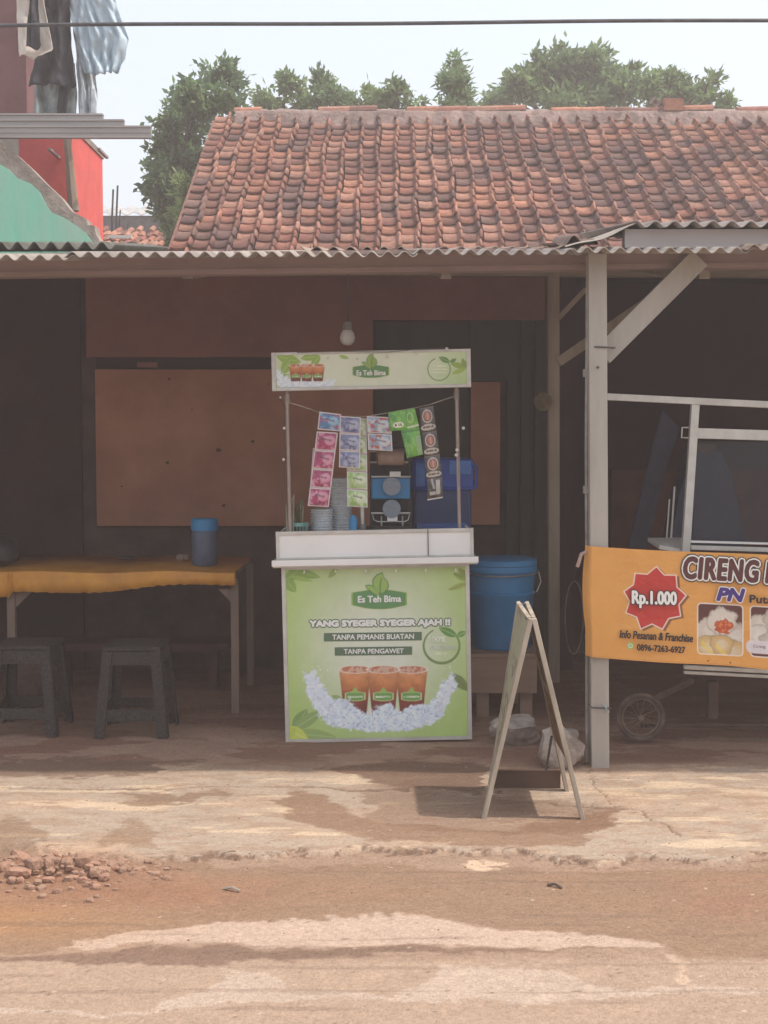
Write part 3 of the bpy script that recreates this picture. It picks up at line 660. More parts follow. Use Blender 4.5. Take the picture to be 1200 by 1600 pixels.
    def badge_geo(cx, cy, s, y):
        body = [(-1, -.30), (-.97, -.36), (-.55, -.46), (-.4, -.5), (.4, -.5), (.55, -.46), (.97, -.36), (1, -.30), (1, .28), (.97, .34), (.5, .5), (.2, .55), (-.2, .55), (-.5, .5), (-.97, .34), (-1, .28)]
        for sc, m, dy in ((1.06, M_lgreen, .0015), (1, M_mgreen, 0)):
            b = MB(); b.add([P(cx + x * s * sc, cy + z * s * .66 * sc, y + dy) for x, z in body], [tuple(range(len(body)))]); b.build('badge', m, t)
        def lf(pts, m, y):
            b = MB(); b.add([P(cx + x * s, cy + z * s, y) for x, z in pts], [tuple(range(len(pts)))]); b.build('leaf_mark', m, t)
        big = [(-.02, -.26), (-.22, -.52), (-.22, -.72), (-.08, -.9), (.12, -.98), (.16, -.8), (.30, -.66), (.34, -.5), (.28, -.36), (.12, -.22)]
        lit = [(-.5, -.5), (-.36, -.52), (-.2, -.46), (-.02, -.26), (-.0, -.14), (.02, -.10), (-.16, -.2), (-.32, -.3), (-.42, -.38)]
        grow = lambda L, k: [((x - sum(p[0] for p in L) / len(L)) * k + sum(p[0] for p in L) / len(L), (z - sum(p[1] for p in L) / len(L)) * k + sum(p[1] for p in L) / len(L)) for x, z in L]
        lf(grow(big, 1.12), M_mgreen, y - .001); lf(grow(lit, 1.15), M_mgreen, y - .0012); lf(big, M_lgreen, y - .002); lf(lit, M_lgreen, y - .0022)
        b = MB(); b.tube([P(cx + .06 * s, cy - .2 * s, y - .003), P(cx + .02 * s, cy - .5 * s, y - .003), P(cx + .1 * s, cy - .8 * s, y - .003)], .0022, 4); b.build('leaf_vein', M_mgreen, t)
    badge_geo(592.5, 936, 41, fy)
    text('Es Teh Bima', 559, 931, 627, 942, fy - .002, M_txt, t, TILT * .9, .05)
    text('YANG SYEGER SYEGER AJAH !!', 483, 969, 704, 983, fy, M_txt, t, .012, .085, .11, M_dgreen)
    for s, x0, y0, x1, y1, bx0, bx1 in (('TANPA PEMANIS BUATAN', 519, 991.5, 647, 1000, 506, 659), ('TANPA PENGAWET', 537, 1014, 631, 1022, 523, 644)):
        b = MB(); ym = (y0 + y1) / 2; k = .012; b.add([P(bx0, ym + 6.5, fy + .001), P(bx1, ym + 6.5 - k * (bx1 - bx0), fy + .001), P(bx1, ym - 6.5 - k * (bx1 - bx0), fy + .001), P(bx0, ym - 6.5, fy + .001)], [(0, 1, 2, 3)])
        b.build('text_band', mat('grey_green_band', (.12, .19, .12), .5, (.11, .17, .11), 5), t); text(s, x0, y0, x1, y1, fy - .001, M_txt, t, .012, .045)
    M_pale = mat('pale_green_print', (.82, .86, .72), .5)
    text('100%', 670, 994, 697, 1004, fy - .001, M_pale, t, 0, .04); text('ORIGINAL', 672, 1008, 712, 1015, fy - .001, M_pale, t, 0, .04)
    def topart(X, Y):
        C = np.zeros(X.shape + (3,)); C[:] = np.array(lin('ccd3ba')); paint(C, sstep(640, 735, X) * .9, 'a6c47c'); paint(C, sstep(500, 430, X), 'b3c58c', .8)
        paint(C, sstep(600, 560, Y) * .3, 'dfe4cf')
        for a in ((432, 556, 470, 566, 9), (455, 560, 440, 585, 9), (470, 560, 500, 556, 6), (500, 556, 486, 572, 6), (430, 600, 452, 585, 8), (530, 556, 545, 560, 3)): leafshape(X, Y, *a, C, '8fae4e', 'b4ca7c')
        ice(C, X, Y, polysd(X, Y, [(432, 575), (450, 590), (500, 598), (530, 590), (518, 604), (440, 606), (432, 600)]), .6, .5)
        for cx in (462, 497, 479.5): cup(C, X, Y, cx, 571, 596, 10.5, 7)
        for cx in (462, 479.5, 497): badge(C, X, Y, cx, 588, 6, 2.6)
        ice(C, X, Y, polysd(X, Y, [(448, 600), (470, 596), (490, 597), (510, 597), (520, 606), (440, 607)]), .5, .5)
        d = np.hypot(X - 686, Y - 577); an = np.arctan2(Y - 577, X - 686); paint(C, sstep(.6, -.4, np.abs(d - 17.5) - .7) * ~((an > -1.9) & (an < -1.1)), '6e8f50')
        leafshape(X, Y, 703, 566, 686, 558, 4.5, C, '5f8d48', 'a9c083'); leafshape(X, Y, 703, 566, 713, 561, 3, C, '64904b')
        leafshape(X, Y, 728, 574, 704, 568, 5, C, '8fa94a'); leafshape(X, Y, 728, 576, 706, 584, 4, C, '9ab552'); leafshape(X, Y, 728, 575, 722, 560, 4, C, '86a046')
        for yy in (572, 577, 582): paint(C, (np.abs(Y - yy) < .9) * (np.abs(X - 687) < 11) * (vnoise(X * .8, Y, 6) > .3), 'e6ecd6', .6)
        return C
    raster('printed_sign', -sx + .021, sx - .021, za + .017, zc - .014, -.0005, topart, 420)
    badge_geo(579.5, 580, 27, CD - .0035)
    text('Es Teh Bima', 557, 578.5, 603, 587, CD - .0055, M_txt, t, .012, .04)
    return t, M, z1, z2
CART, CM, CZ1, CZ2 = cart()

# small round bulbs strung on the cart
def string_lights():
    p0 = P(592, 560, 6.52)
    t = thing('string_lights', (p0.x, 6.52, 1.0), 'string of tiny white bulbs wound round the tea cart sign and posts', 'string lights')
    pts = [(447, 640), (437, 622), (452, 612), (464, 552), (512, 553), (605, 551), (650, 547), (698, 543), (734, 560), (716, 612), (722, 670), (716, 712), (717, 760)]
    b = MB(); wp = [P(x, y, 6.53) for x, y in pts]; b.tube(wp[:3], .0015, 4); b.tube([P(464, 551, 6.532), P(520, 549, 6.53), P(560, 549.5, 6.53), P(605, 550, 6.53), P(650, 546, 6.53), P(698, 543, 6.53)], .002, 4); b.tube(wp[9:], .0015, 4)
    b.tube([P(446, 615, 6.54), P(443, 700, 6.54), P(446, 800, 6.54)], .0015, 4); b.build('wire', M_cable, t)
    for x, y, r in ((438, 621, .006), (444, 669, .008), (443, 718, .008), (724, 669, .009), (713, 711, .009), (714, 703, .009), (464, 554, .007), (512, 559, .007), (558, 561, .006), (605, 557, .009), (651, 551, .009), (698, 545, .009)):
        b = MB(); b.lathe([(.0005, -r), (r * .7, -r * .7), (r, 0), (r * .7, r * .7), (.0005, r)], P(x, y, 6.522), 10); b.build('bulb', M_bulb, t, smooth=True)
    for i, x in enumerate((475.5, 524.5, 571.5, 618.5, 665, 712)):
        y = 893 - i * .5; b = MB(); b.lathe([(.0045, -.008), (.006, -.004), (.0015, .009)], P(x, y, 6.525), 8); b.build('bulb', M_bulb, t)
string_lights()
# bulb hanging behind the sign
t = thing('hanging_bulb', P(543, 540, 6.95), 'white light bulb hanging above the tea cart sign, not lit', 'light bulb')
c = P(543, 540, 6.95)
b = MB(); b.lathe([(.001, 0), (.022, .004), (.036, .02), (.041, .042), (.036, .064), (.026, .082)], c, 20); b.build('globe', M_bulb, t, smooth=True)
b = MB(); b.lathe([(.026, .083), (.025, .118), (.018, .125), (.017, .128)], c, 16); b.build('cap', mat('grey_bulb_cap', (.4, .36, .34), .6), t, smooth=True)
b = MB(); b.tube([c + Vector((0, 0, .127)), c + Vector((.004, 0, .3)), c + Vector((0, .02, .5))], .004, 6); b.build('flex', M_cable, t)

# ------------------------------------------------------------------ goods on the cart
ct = P(586, 830, 6.7).z - .02
cz = (CM @ Vector((0, .2, CZ1))).z + .001
def sachets():
    def strip(name, label, cells, fn, D, group='sachet strips hung across the tea cart'):
        xs = [c for q in cells for c in q[::2]]; p = P(cells[0][0], cells[0][1], D)
        t = thing(name, p, label, 'sachets', group)
        for i, q in enumerate(cells):
            nu, nv = 30, 26; U, Vv = np.meshgrid(np.linspace(0, 1, nu), np.linspace(0, 1, nv)); x0, y0, x1, y1, x2, y2, x3, y3 = q
            px = (x0 * (1 - U) + x1 * U) * (1 - Vv) + (x3 * (1 - U) + x2 * U) * Vv; py = (y0 * (1 - U) + y1 * U) * (1 - Vv) + (y3 * (1 - U) + y2 * U) * Vv
            C = np.zeros(U.shape + (3,)); fn(C, U, Vv, i); W = Pnp(px, py, D)
            puff = .012 * np.sin(np.pi * U) * np.sin(np.pi * Vv) + .003 * (fbm(U * 6 + i, Vv * 6, 3) - .5); W[..., 1] -= puff + .002
            Bk = Pnp(px, py, D); Bk[..., 1] += .002
            VV = np.concatenate([W.reshape(-1, 3), Bk.reshape(-1, 3)]); Fg = gridfaces(nu, nv); nV = nu * nv
            e = [(k, k + 1) for k in range(nu - 1)] + [(nV - nu + k, nV - nu + k + 1) for k in range(nu - 1)] + [(k * nu, k * nu + nu) for k in range(nv - 1)] + [(k * nu + nu - 1, k * nu + 2 * nu - 1) for k in range(nv - 1)]
            Fg = np.concatenate([Fg, Fg[:, ::-1] + nV, np.array([(a, b_, b_ + nV, a + nV) for a, b_ in e])])
            npmesh('sachet', VV, Fg, mat('sachet_foil', None, .3, attr='col', amt=.1, scale=30, spec=.6), t, cols=np.clip(np.concatenate([C.reshape(-1, 3)] * 2), 0, 1), smooth=True)
        return t
    def border(C, U, V, col='d8cfd0', e=.06): paint(C, ((U < e) | (U > 1 - e) | (V < e) | (V > 1 - e)) * 1.0, col)
    def art(a, b, c, bd='d8cfd0', s=0):
        def f(C, U, V, i):
            C[:] = np.array(lin(a)); n = fbm(U * 5 + i * 3 + s, V * 5, 8); paint(C, sstep(.48, .62, n), b, .9); paint(C, sstep(.5, .36, fbm(U * 6 + s, V * 6 + i, 12)), c, .9)
            paint(C, sstep(.3, .2, np.hypot((U - .68), (V - .45))) * .8, b); paint(C, (np.abs(V - .3 - .2 * U) < .05) * (U > .3) * (U < .75), '4a2038', .6); border(C, U, V, bd)
        return f
    def cells(x0, y0, w_, h_, n, dx, dy):
        return [(x0 + dx * i, y0 + dy * i, x0 + w_ + dx * i, y0 + 2 + dy * i, x0 + w_ + dx * (i + 1), y0 + h_ + 2 + dy * i, x0 + dx * (i + 1), y0 + h_ + dy * i) for i in range(n)]
    strip('sachet_strip', 'strip with one blue sachet hanging at the left of the string', [(499, 643, 533, 647, 530, 674, 496, 671)], art('4f86b0', '9cc4de', 'b0486c', s=1), 6.63)
    strip('sachet_strip', 'long strip of four pink sachets under the blue one', cells(495, 674, 33, 29, 4, -3.6, 29.2), art('b04470', 'dca0b4', '8a2850'), 6.63)
    strip('sachet_strip', 'strip of pink sachets mostly hidden behind the long pink strip', cells(489, 700, 30, 27, 2, -2, 26.5), art('a8406c', 'd89cb0', '8a2850'), 6.66)
    strip('sachet_strip', 'strip of three lavender blue sachets left of centre', cells(531, 650, 33, 26.5, 3, -.5, 26.8), art('7d86a8', 'b4b8cc', '5c5888', s=4), 6.62)
    strip('sachet_strip', 'green and white sachet strip behind the lavender one, two green at its foot', cells(541, 652, 32, 27.4, 5, .3, 28), art('b4c894', 'dbe4c8', '8fb860', s=7), 6.65)
    strip('sachet_strip', 'two sachets of blue and red hanging mid string', cells(573, 650, 38, 26, 2, 1.2, 27), art('8fa6bc', 'd0d4d8', 'b4483c', s=9), 6.63)
    def green(C, U, V, i):
        C[:] = np.array(lin('6cb040')); paint(C, sstep(.42, .38, U), '4c9048', .8)
        paint(C, sstep(.55, .62, fbm(U * 5, V * 5, 31)), '9ccc74', .5)
        if i == 0: paint(C, sstep(1, .85, ((U - .5) / .32) ** 2 + ((V - .72) / .16) ** 2), 'e8ecd8'); paint(C, (np.abs(V - .72) < .07) * (np.abs(U - .5) < .22) * (vnoise(U * 22, V * 8, 3) > .35), '305830')
        if i == 2: paint(C, (np.abs(V - .12) < .04) * 1.0, '3f8030', .8); paint(C, ((U > .7) & (V > .3)) * 1.0, 'a8b8a0', .6)
        if i == 1: paint(C, sstep(.06, .03, np.abs(np.hypot(U - .4, V - .45) - .25)), 'a4cc80'); paint(C, (V > .85) * 1.0, 'cfe0c0')
    strip('sachet_strip', 'bright green sachets, the topmost with a white oval', [(606, 644, 634, 640, 637, 671, 610, 674), (632, 640, 648, 638, 655, 666, 636, 671), (626, 671, 655, 667, 661, 710, 636, 716)], green, 6.62)
    def dark(C, U, V, i):
        C[:] = np.array(lin('3a3432')); paint(C, sstep(.5, .62, fbm(U * 5, V * 5, 41)), '6c6460', .6); paint(C, (V < .08) * 1.0, '7a736e', .6)
        if i < 3:
            d = np.hypot((U - .5) * 1.0, (V - .38) * 1.25); paint(C, sstep(.36, .33, d), 'cfc0b8'); paint(C, sstep(.29, .26, d), '50302a'); paint(C, sstep(.24, .2, d), 'b0705c'); paint(C, (d < .2) * (np.abs(U - .52) < .05), 'd0a090', .8)
            paint(C, sstep(1.1, .9, ((U - .5) / .48) ** 2 + ((V - .83) / .13) ** 2), 'c8c0b8'); paint(C, (np.abs(V - .83) < .035) * (np.abs(U - .5) < .36) * (vnoise(U * 26, V * 9, 3) > .3), '4c4440')
        else:
            paint(C, (np.abs(U - .72) < .14) * (np.abs(V - .45) < .35), 'b8b4ae'); paint(C, (np.abs(U - .35) < .2) * (np.abs(V - .72) < .08), 'b8b4ae'); paint(C, (V > .92) * 1.0, 'e0dcd6'); paint(C, (np.abs(U - .3 - V * .3) < .07) * (V < .5), 'a8a49e')
    cs = [(655, 638, 677, 634, 682, 672, 658, 676), (659, 676, 682, 672, 687, 709, 663, 713), (663, 713, 687, 709, 691, 745, 666, 749), (667, 749, 691, 745, 692, 778, 668, 782)]
    strip('sachet_strip', 'dark coffee sachets with round pictures, rightmost on the string', cs, dark, 6.61)
    b = MB(); b.tube([P(449, 628, 6.6), P(475, 636, 6.61), P(500, 645, 6.635), P(532, 650, 6.635), P(572, 651, 6.635), P(606, 645, 6.63), P(650, 637, 6.62), P(672, 632, 6.62), P(695, 624, 6.61), P(714, 618, 6.6)], .003, 5)
    tag(b.build('cord', M_rope), 'thin pale cord the sachets hang from, tied between the cart posts', 'string')
sachets()
def goods():
    M_cup = mat('clear_plastic_cups', (.66, .69, .71), .3, (.50, .53, .56), 60, stretch=(1, 1, 3), spec=.5)
    def stack(x, ytop, w_, label, D=6.78):
        p = P(x, ytop, D); r = w_ / F * D / 2; b = MB(); prof = [(r * .72, 0)]; z = 0; H = p.z - cz
        prof = [(r * .74, 0), (r * .8, H * .12)]; n = int((H * .86) / .014)
        for i in range(n):
            z = H * .13 + i * .014; prof += [(r * .9, z), (r, z + .003), (r, z + .009), (r * .9, z + .012)]
        prof.append((r * .55, prof[-1][1])); b.lathe(prof, (p.x, D, cz), 24); tag(b.build('cup_stack', M_cup, smooth=True), label, 'cups', 'stacks of cups on the cart')
    stack(503, 790, 36, 'shorter stack of clear plastic cups behind the teal basket'); stack(533, 742, 34, 'tall stack of clear plastic cups in the middle of the counter', 6.86)
    p = P(465, 816, 6.68)
    t = thing('straw_basket', (p.x, 6.68, cz), 'small teal slotted basket full of straws at the left of the cart', 'basket')
    M_teal = mat('teal_plastic', (.22, .45, .40), .5)
    b = MB(); h = p.z - cz; r = .055; b.lathe([(r * .8, 0), (r * .86, h * .55)], (p.x, 6.68, cz), 20); b.lathe([(r * .97, h * .88), (r * 1.04, h * .9), (r * 1.04, h), (r * .95, h)], (p.x, 6.68, cz), 20, cap=False)
    for i in range(20):
        a = 2 * math.pi * i / 20; b.bar((p.x + r * .84 * math.cos(a), 6.68 + r * .84 * math.sin(a), cz + h * .5), (p.x + r * math.cos(a), 6.68 + r * math.sin(a), cz + h * .92), .007, .004)
    b.build('basket', M_teal, t)
    for i in range(22):
        a = random.uniform(0, 6.28); q = random.uniform(0, .035); x = p.x + q * math.cos(a); y = 6.68 + q * math.sin(a)
        b = MB(); b.tube([(x, y, cz + .02), (x + random.uniform(-.025, .025) + (x - p.x) * .5, y + random.uniform(-.02, .02), cz + h + random.uniform(.05, .12))], .003, 5)
        b.build('straw', [mat('green_straw', (.10, .16, .08), .5), mat('brown_straw', (.16, .09, .06), .5), mat('cream_straw', (.36, .34, .26), .5)][i % 3], t)
    x = P(449, 0, 6.6).x; b = MB(); 
    for i in range(5): b.tube([(x - .01 + i * .006, 6.6, cz), (x - .016 + i * .009, 6.6 + .01 * i, P(0, 790 - i * 4, 6.6).z)], .004, 5)
    tag(b.build('skewer_bundle', mat('pale_stick', (.34, .32, .24), .7)), 'bundle of pale sticks standing against the left cart post', 'sticks')
    p = P(552, 805, 6.66); b = MB(); b.lathe([(.026, 0), (.03, .01), (.027, .04), (.02, p.z - cz - .015), (.008, p.z - cz)], (p.x, 6.66, cz), 16); tag(b.build('blue_bottle', M_blue, smooth=True), 'little bright blue bottle next to the cup stacks', 'bottle')
    p = P(566, 790, 6.70); H = p.z - cz; b = MB(); b.lathe([(.019, 0), (.019, H * .55), (.021, H * .56), (.021, H * .6), (.013, H * .63), (.013, H), (.006, H + .004)], (p.x, 6.7, cz), 16); tag(b.build('steel_shaker', M_steel, smooth=True), 'slim steel tumbler under the green sachets', 'tumbler')
    # cup sealing machine
    p = P(610, 830, 6.88); D0 = 6.80
    t = thing('cup_sealer', (p.x, 6.9, cz), 'tall cup sealing machine with blue cover and steel rods on the counter', 'machine')
    b = MB(); pbox(b, 580, 822, 642, 836, D0 - .02, D0 + .26); b.build('base', M_black, t)
    for x in (578, 639):
        b = MB(); pbox(b, x, 698, x + 3, 832, D0 + .02, D0 + .045); b.build('side_rail', M_black, t)
    b = MB(); pbox(b, 581, 690, 639, 820, D0 + .15, D0 + .22); b.build('back_plate', M_black, t)
    for x in (596, 629):
        b = MB(); b.tube([P(x, 806, D0 + .02), P(x, 832, D0 + .02)], .005, 8); b.build('guide_rod', M_steel, t)
    b = MB(); pbox(b, 580, 746, 641, 780, D0, D0 + .15); o = b.build('cover', M_blue, t, bevel=.008)
    for y, x0, x1 in ((705, 577, 632), (722, 578, 638), (745, 580, 642), (802, 580, 641)):
        b = MB(); b.tube([P(x0, y, D0 - .01), P(x1, y, D0 - .01)], .006, 8); b.build('cross_rod', M_steel, t)
    b = MB(); b.tube([P(588, 714, D0 - .012), P(591, 714, D0 - .012), P(631, 714, D0 - .012)], [.02, .045, .045], 20); b.build('film_roll', mat('tan_film', (.36, .25, .19), .45, (.28, .19, .15), 30), t, smooth=True)
    for y in (760, 795):
        b = MB(); b.lathe([(.001, 0), (.047, 0), (.048, .003), (.001, .003)], P(612, y, D0 - .03), 28, M=Matrix.Rotation(R(90), 4, 'X')); b.build('round_label', mat('frosted_label', (.24, .28, .32), .6, (.19, .22, .26), 60), t)
    b = MB(); pbox(b, 609, 737, 626, 745, D0 - .03, D0); b.build('latch', M_steel, t)
    b = MB(); b.tube([P(582, 803, D0), P(584, 812, D0), P(590, 815, D0), P(632, 815, D0), P(638, 812, D0), P(640, 803, D0)], .003, 5); b.build('tray_wire', M_steel, t)
    b = MB(); pbox(b, 605, 807, 621, 814, D0 - .025, D0 - .005); b.build('handle', M_white, t)
    # water dispenser: dark tank, royal blue lid
    p = P(693, 830, 7.12); D1 = 6.95
    t = thing('drink_dispenser', (p.x, 7.08, cz), 'big dark blue drink dispenser with bright blue rim at the right of the cart', 'dispenser')
    b = MB(); pbox(b, 645, 765, 737, 832, D1, D1 + .26); b.build('tank', M_navy, t, bevel=.02)
    b = MB(); pbox(b, 642, 716, 742, 768, D1 - .02, D1 + .28); b.build('lid', M_royal, t, bevel=.03)
    b = MB(); pbox(b, 702, 720, 736, 741, D1 - .03, D1 - .018); pbox(b, 650, 724, 664, 760, D1 - .03, D1 - .018); b.build('lid_panel', mat('lighter_blue', (.05, .15, .42), .4), t)
    b = MB(); pbox(b, 652, 818, 728, 832, D1 - .06, D1); b.build('drip_tray', mat('mid_blue', (.05, .12, .36), .4), t)
    b = MB(); b.tube([P(740, 725, D1), P(745, 730, D1), P(744, 760, D1), P(738, 765, D1)], .008, 6); b.build('handle', M_royal, t)
goods()

# ------------------------------------------------------------------ table, jar, stools
def table():
    M_leg = mat('brown_table_leg', (.22, .15, .12), .8, (.14, .10, .08), 6, stretch=(1, 1, .15))
    D0 = 7.2; a = P(368, 892, D0); zt = a.z; xr = a.x; xl = P(-260, 892, D0).x; D1 = 8.15
    t = thing('table', ((xl + xr) / 2, 7.7, 0), 'long table with a drooping orange cloth at the left of the cart', 'table')
    b = MB(); b.box(xl + .02, xr - .01, D0 + .02, D1, zt - .045, zt - .016); b.build('tabletop', M_wood, t)
    # cloth: sheet over the top and a wavy drop at the front
    nx = 140; V = []; rows = []
    for i in range(nx):
        u = i / (nx - 1); x = xl + (xr - xl) * u; px = 600 + F * x / D0
        fold = .02 * math.exp(-((px - 12) / 7) ** 2) * math.sin((px - 12) * .9); rip = .004 * math.sin(px * .06) + .003 * math.sin(px * .21)
        drop = .088 + .03 * (1 - sstep(20, 330, px)) + .012 * math.sin(px * .014)
        if px < 14: drop += .03
        zz = zt + .006 * math.sin(px * .03)
        cr = .004 * mnoise.noise(Vector((px * .09, 0, 3))) + .005 * abs(mnoise.noise(Vector((px * .03, 2, 3))))
        row = [(x, D1, zz), (x, (D0 + D1) / 2, zz - .002), (x, D0 + .02, zz), (x, D0 - .004, zz - .008), (x, D0 - .010 + rip - fold + cr * 2, zz - drop * .5), (x, D0 - .008 + rip * 1.3 - fold * 1.4 - cr * 2, zz - drop + .006 * mnoise.noise(Vector((px * .12, 5, 3))))]
        V += row
    Mc = mat('orange_oilcloth', (.62, .29, .045), .5, (.46, .20, .035), 5, bump=.001, spec=.4)
    o = npmesh('tablecloth', np.array(V), gridfaces(6, nx), Mc, smooth=True); o.data.set_sharp_from_angle(angle=R(30)); s = o.modifiers.new('s', 'SOLIDIFY'); s.thickness = .0015
    tag(o, 'yellow orange oilcloth drooping over the front of the long table', 'tablecloth')
    for x, y in ((P(361, 0, D0 + .05).x, D0 + .06), (P(4, 0, D0).x - .02, D0 + .06), (P(361, 0, D0 + .05).x, D1 - .06), (P(-200, 0, D0).x, D0 + .06)):
        b = MB(); b.box(x - .022, x + .022, y - .022, y + .022, 0, zt - .046); b.build('leg', M_leg, t)
    x = P(361, 0, D0).x; b = MB(); b.prism([(x - .022, D0 + .05, zt - .11), (x - .10, D0 + .05, zt - .11), (x - .022, D0 + .05, zt - .19)], (0, .03, 0)); b.build('corner_gusset', M_leg, t)
    x = P(4, 0, D0).x; b = MB(); b.prism([(x + .0, D0 + .05, zt - .12), (x + .10, D0 + .05, zt - .12), (x + .0, D0 + .05, zt - .22)], (0, .03, 0)); b.build('corner_gusset', M_leg, t)
    # jar
    D = 7.5; c = P(320, 879, D); c.z = zt + .004; r = .076
    j = thing('plastic_jar', c, 'translucent blue-grey jar with bright blue lid on the orange table', 'jar')
    b = MB(); b.lathe([(r * .88, 0), (r, .012), (r, .19), (r * .95, .205)], c, 28); b.build('jar_body', mat('frosted_blue_jar', (.10, .125, .19), .35, (.07, .09, .15), 14), j, smooth=True)
    b = MB(); b.lathe([(r * 1.04, .205), (r * 1.06, .21), (r * 1.05, .268), (r * .98, .275)], c, 28); b.build('lid', M_blue, j, smooth=True)
    b = MB(); q = P(282, 868, 7.75)
    for k in range(6): b.lathe([(.002, -.015), (.022, -.004), (.018, .012), (.003, .018)], (q.x + random.uniform(-.035, .04), 7.8 + random.uniform(-.02, .02), zt + .022), 7, M=Matrix.Rotation(random.random(), 4, 'X'))
    tag(b.build('crumpled_tissue', mat('off_white_paper', (.42, .30, .26), .9)), 'small crumpled tissue lying left of the jar', 'tissue')
    b = MB(); q = P(200, 868, 7.9); b.box(q.x - .05, q.x + .05, 7.85, 7.93, zt + .006, zt + .022); tag(b.build('lighter_box', M_black, bevel=.003), 'small flat black box at the back of the orange table', 'box')
    b = MB(); c2 = P(-5, 900, 7.45); b.lathe([(.06, 0), (.115, .03), (.125, .09), (.09, .15), (.05, .17)], (c2.x, 7.5, zt + .006), 18); tag(b.build('dark_pot', M_black, smooth=True), 'dark round pot at the left end of the table, cut by the picture edge', 'pot')
    # low bench behind
    t = thing('low_bench', (P(230, 0, 8.0).x, 8.0, 0), 'low dark red wooden bench behind the stools under the table', 'bench')
    xa, xb = P(60, 0, 8).x, P(352, 0, 8).x; z = P(0, 1002, 8).z
    b = MB(); b.box(xa, xb, 7.9, 8.15, z - .05, z); b.build('seat', mat('dark_red_plank', (.09, .035, .035), .8), t)
    for x in (xa + .08, xb - .12):
        b = MB(); b.box(x, x + .05, 7.93, 8.1, 0, z - .05); b.build('leg', MATS['dark_red_plank'], t)
    b = MB(); a = P(35, 1085, 7.6); b.lathe([(.13, 0), (.15, .03), (.14, .2), (.06, .28)], (P(38, 0, 7.5).x, 7.5, 0), 14); tag(b.build('clay_sack', mat('dull_brown_sack', (.13, .075, .06), .9, (.08, .05, .04), 12, bump=.01), smooth=True), 'dull brown sack on the floor behind the left stool', 'sack')
table()
def stools():
    M_st = mat('woven_black_plastic', (.06, .05, .05), .75, (.014, .012, .012), 90, bump=.004, bscale=150)
    def make(px, D, label):
        c = P(px, 1150, D); c.z = 0; t = thing('plastic_stool', c, label, 'stool', 'plastic stools in front of the table', rot=(0, 0, 0))
        H = .475; a = .145; g = .188; T = WM[t.name]
        def w_(f, hx, hy): r_ = a + (g - a) * (1 - f); return T @ Vector((hx * r_, hy * r_, f * H))
        b = MB(); b.box(-a - .005, a + .005, -a - .005, a + .005, H - .02, H, T); b.box(-a + .02, a - .02, -a + .02, a - .02, H, H + .004, T); b.build('seat', M_st, t, bevel=.006)
        for sx in (-1, 1):
            for sy in (-1, 1):
                b = MB(); p0 = w_(0, sx, sy); p1 = w_(.95, sx, sy)
                b.bar(p0 - Vector((sx * .024, 0, 0)), p1 - Vector((sx * .024, 0, 0)), .012, .048); b.bar(p0 - Vector((0, sy * .024, 0)), p1 - Vector((0, sy * .024, 0)), .048, .012); b.build('leg', M_st, t)
        for k in range(4):
            rz = Matrix.Rotation(k * math.pi / 2, 4, 'Z'); 
            def q(f, hx): r_ = a + (g - a) * (1 - f); return T @ (rz @ Vector((hx * r_, -r_ + .006, f * H)))
            b = MB(); pts = [q(.95, -.78), q(.95, .78), q(.74, .78), q(.80, .62), q(.80, -.62), q(.74, -.78)]; nn = (T.to_3x3() @ rz.to_3x3() @ Vector((0, .012, 0)))
            b.prism(pts, nn); b.build('apron', M_st, t)
            b = MB(); b.prism([q(.31, -.80), q(.31, .80), q(.19, .80), q(.19, -.80)], nn); b.build('rail', M_st, t)
        return t
    make(215, 6.8, 'black woven-pattern plastic stool, the right-hand one under the table edge')
    make(47, 6.84, 'black woven-pattern plastic stool nearest the left picture edge')
stools()

# ------------------------------------------------------------------ bucket on its stand
def bucket():
    D = 7.35; a = P(745, 1018, 7.1); zt = P(0, 1021, 7.1).z; xl, xr = P(744, 0, 7.1).x, P(846, 0, 7.1).x
    t = thing('bucket_stand', ((xl + xr) / 2, 7.3, 0), 'low weathered wooden stand carrying the blue barrel', 'stand')
    M_st = mat('brown_stand_wood', (.30, .20, .14), .85, (.2, .13, .095), 6, bump=.002, stretch=(.2, 1, 1))
    b = MB(); b.box(xl - .04, xr, 7.1, 7.13, P(0, 1083, 7.1).z, zt - .022); b.build('front_board', M_st, t)
    b = MB(); b.box(xl - .05, xr + .01, 7.09, 7.6, zt - .02, zt); b.build('top', M_st, t)
    for x in (xl + .02, xr - .09):
        for y in (7.14, 7.5):
            b = MB(); b.box(x, x + .07, y, y + .06, 0, zt - .022); b.build('leg', M_st, t)
    c = P(781, 1018, D); r = (838 - 724) / 2 / F * D; H = P(0, 874, D).z - zt - .0; c.z = zt + .001
    t = thing('blue_barrel', c, 'large blue plastic barrel with wire handle beside the cart', 'bucket')
    b = MB(); b.lathe([(r * .80, 0), (r * .84, .01), (r * .93, H * .60), (r * .96, H * .615), (r * .96, H * .64), (r * .93, H * .65), (r * .97, H * .86), (r * 1.01, H * .875), (r * 1.01, H * .93), (r * .99, H * .94), (r * .95, H)], c, 40); b.build('barrel', M_blue, t, smooth=True)
    b = MB(); b.lathe([(r * 1.0, H * .945), (r * 1.02, H * .95), (r * 1.0, H + .004), (r * .9, H + .010)], c, 40); b.build('lid', M_blue, t, smooth=True)
    zz = c.z + H * .86; pts = []
    for i in range(15):
        an = math.pi + math.pi * i / 14; pts.append((c.x + r * 1.05 * math.cos(an), c.y + r * 1.05 * math.sin(an), zz + .01 - .018 * math.sin(math.pi * i / 14)))
    b = MB(); b.tube(pts, .0045, 6); b.tube([pts[-1], (pts[-1][0] + .015, pts[-1][1], zz - .06), (pts[-1][0] - .01, pts[-1][1], zz - .12)], .004, 5); b.build('handle', M_steel, t)
bucket()

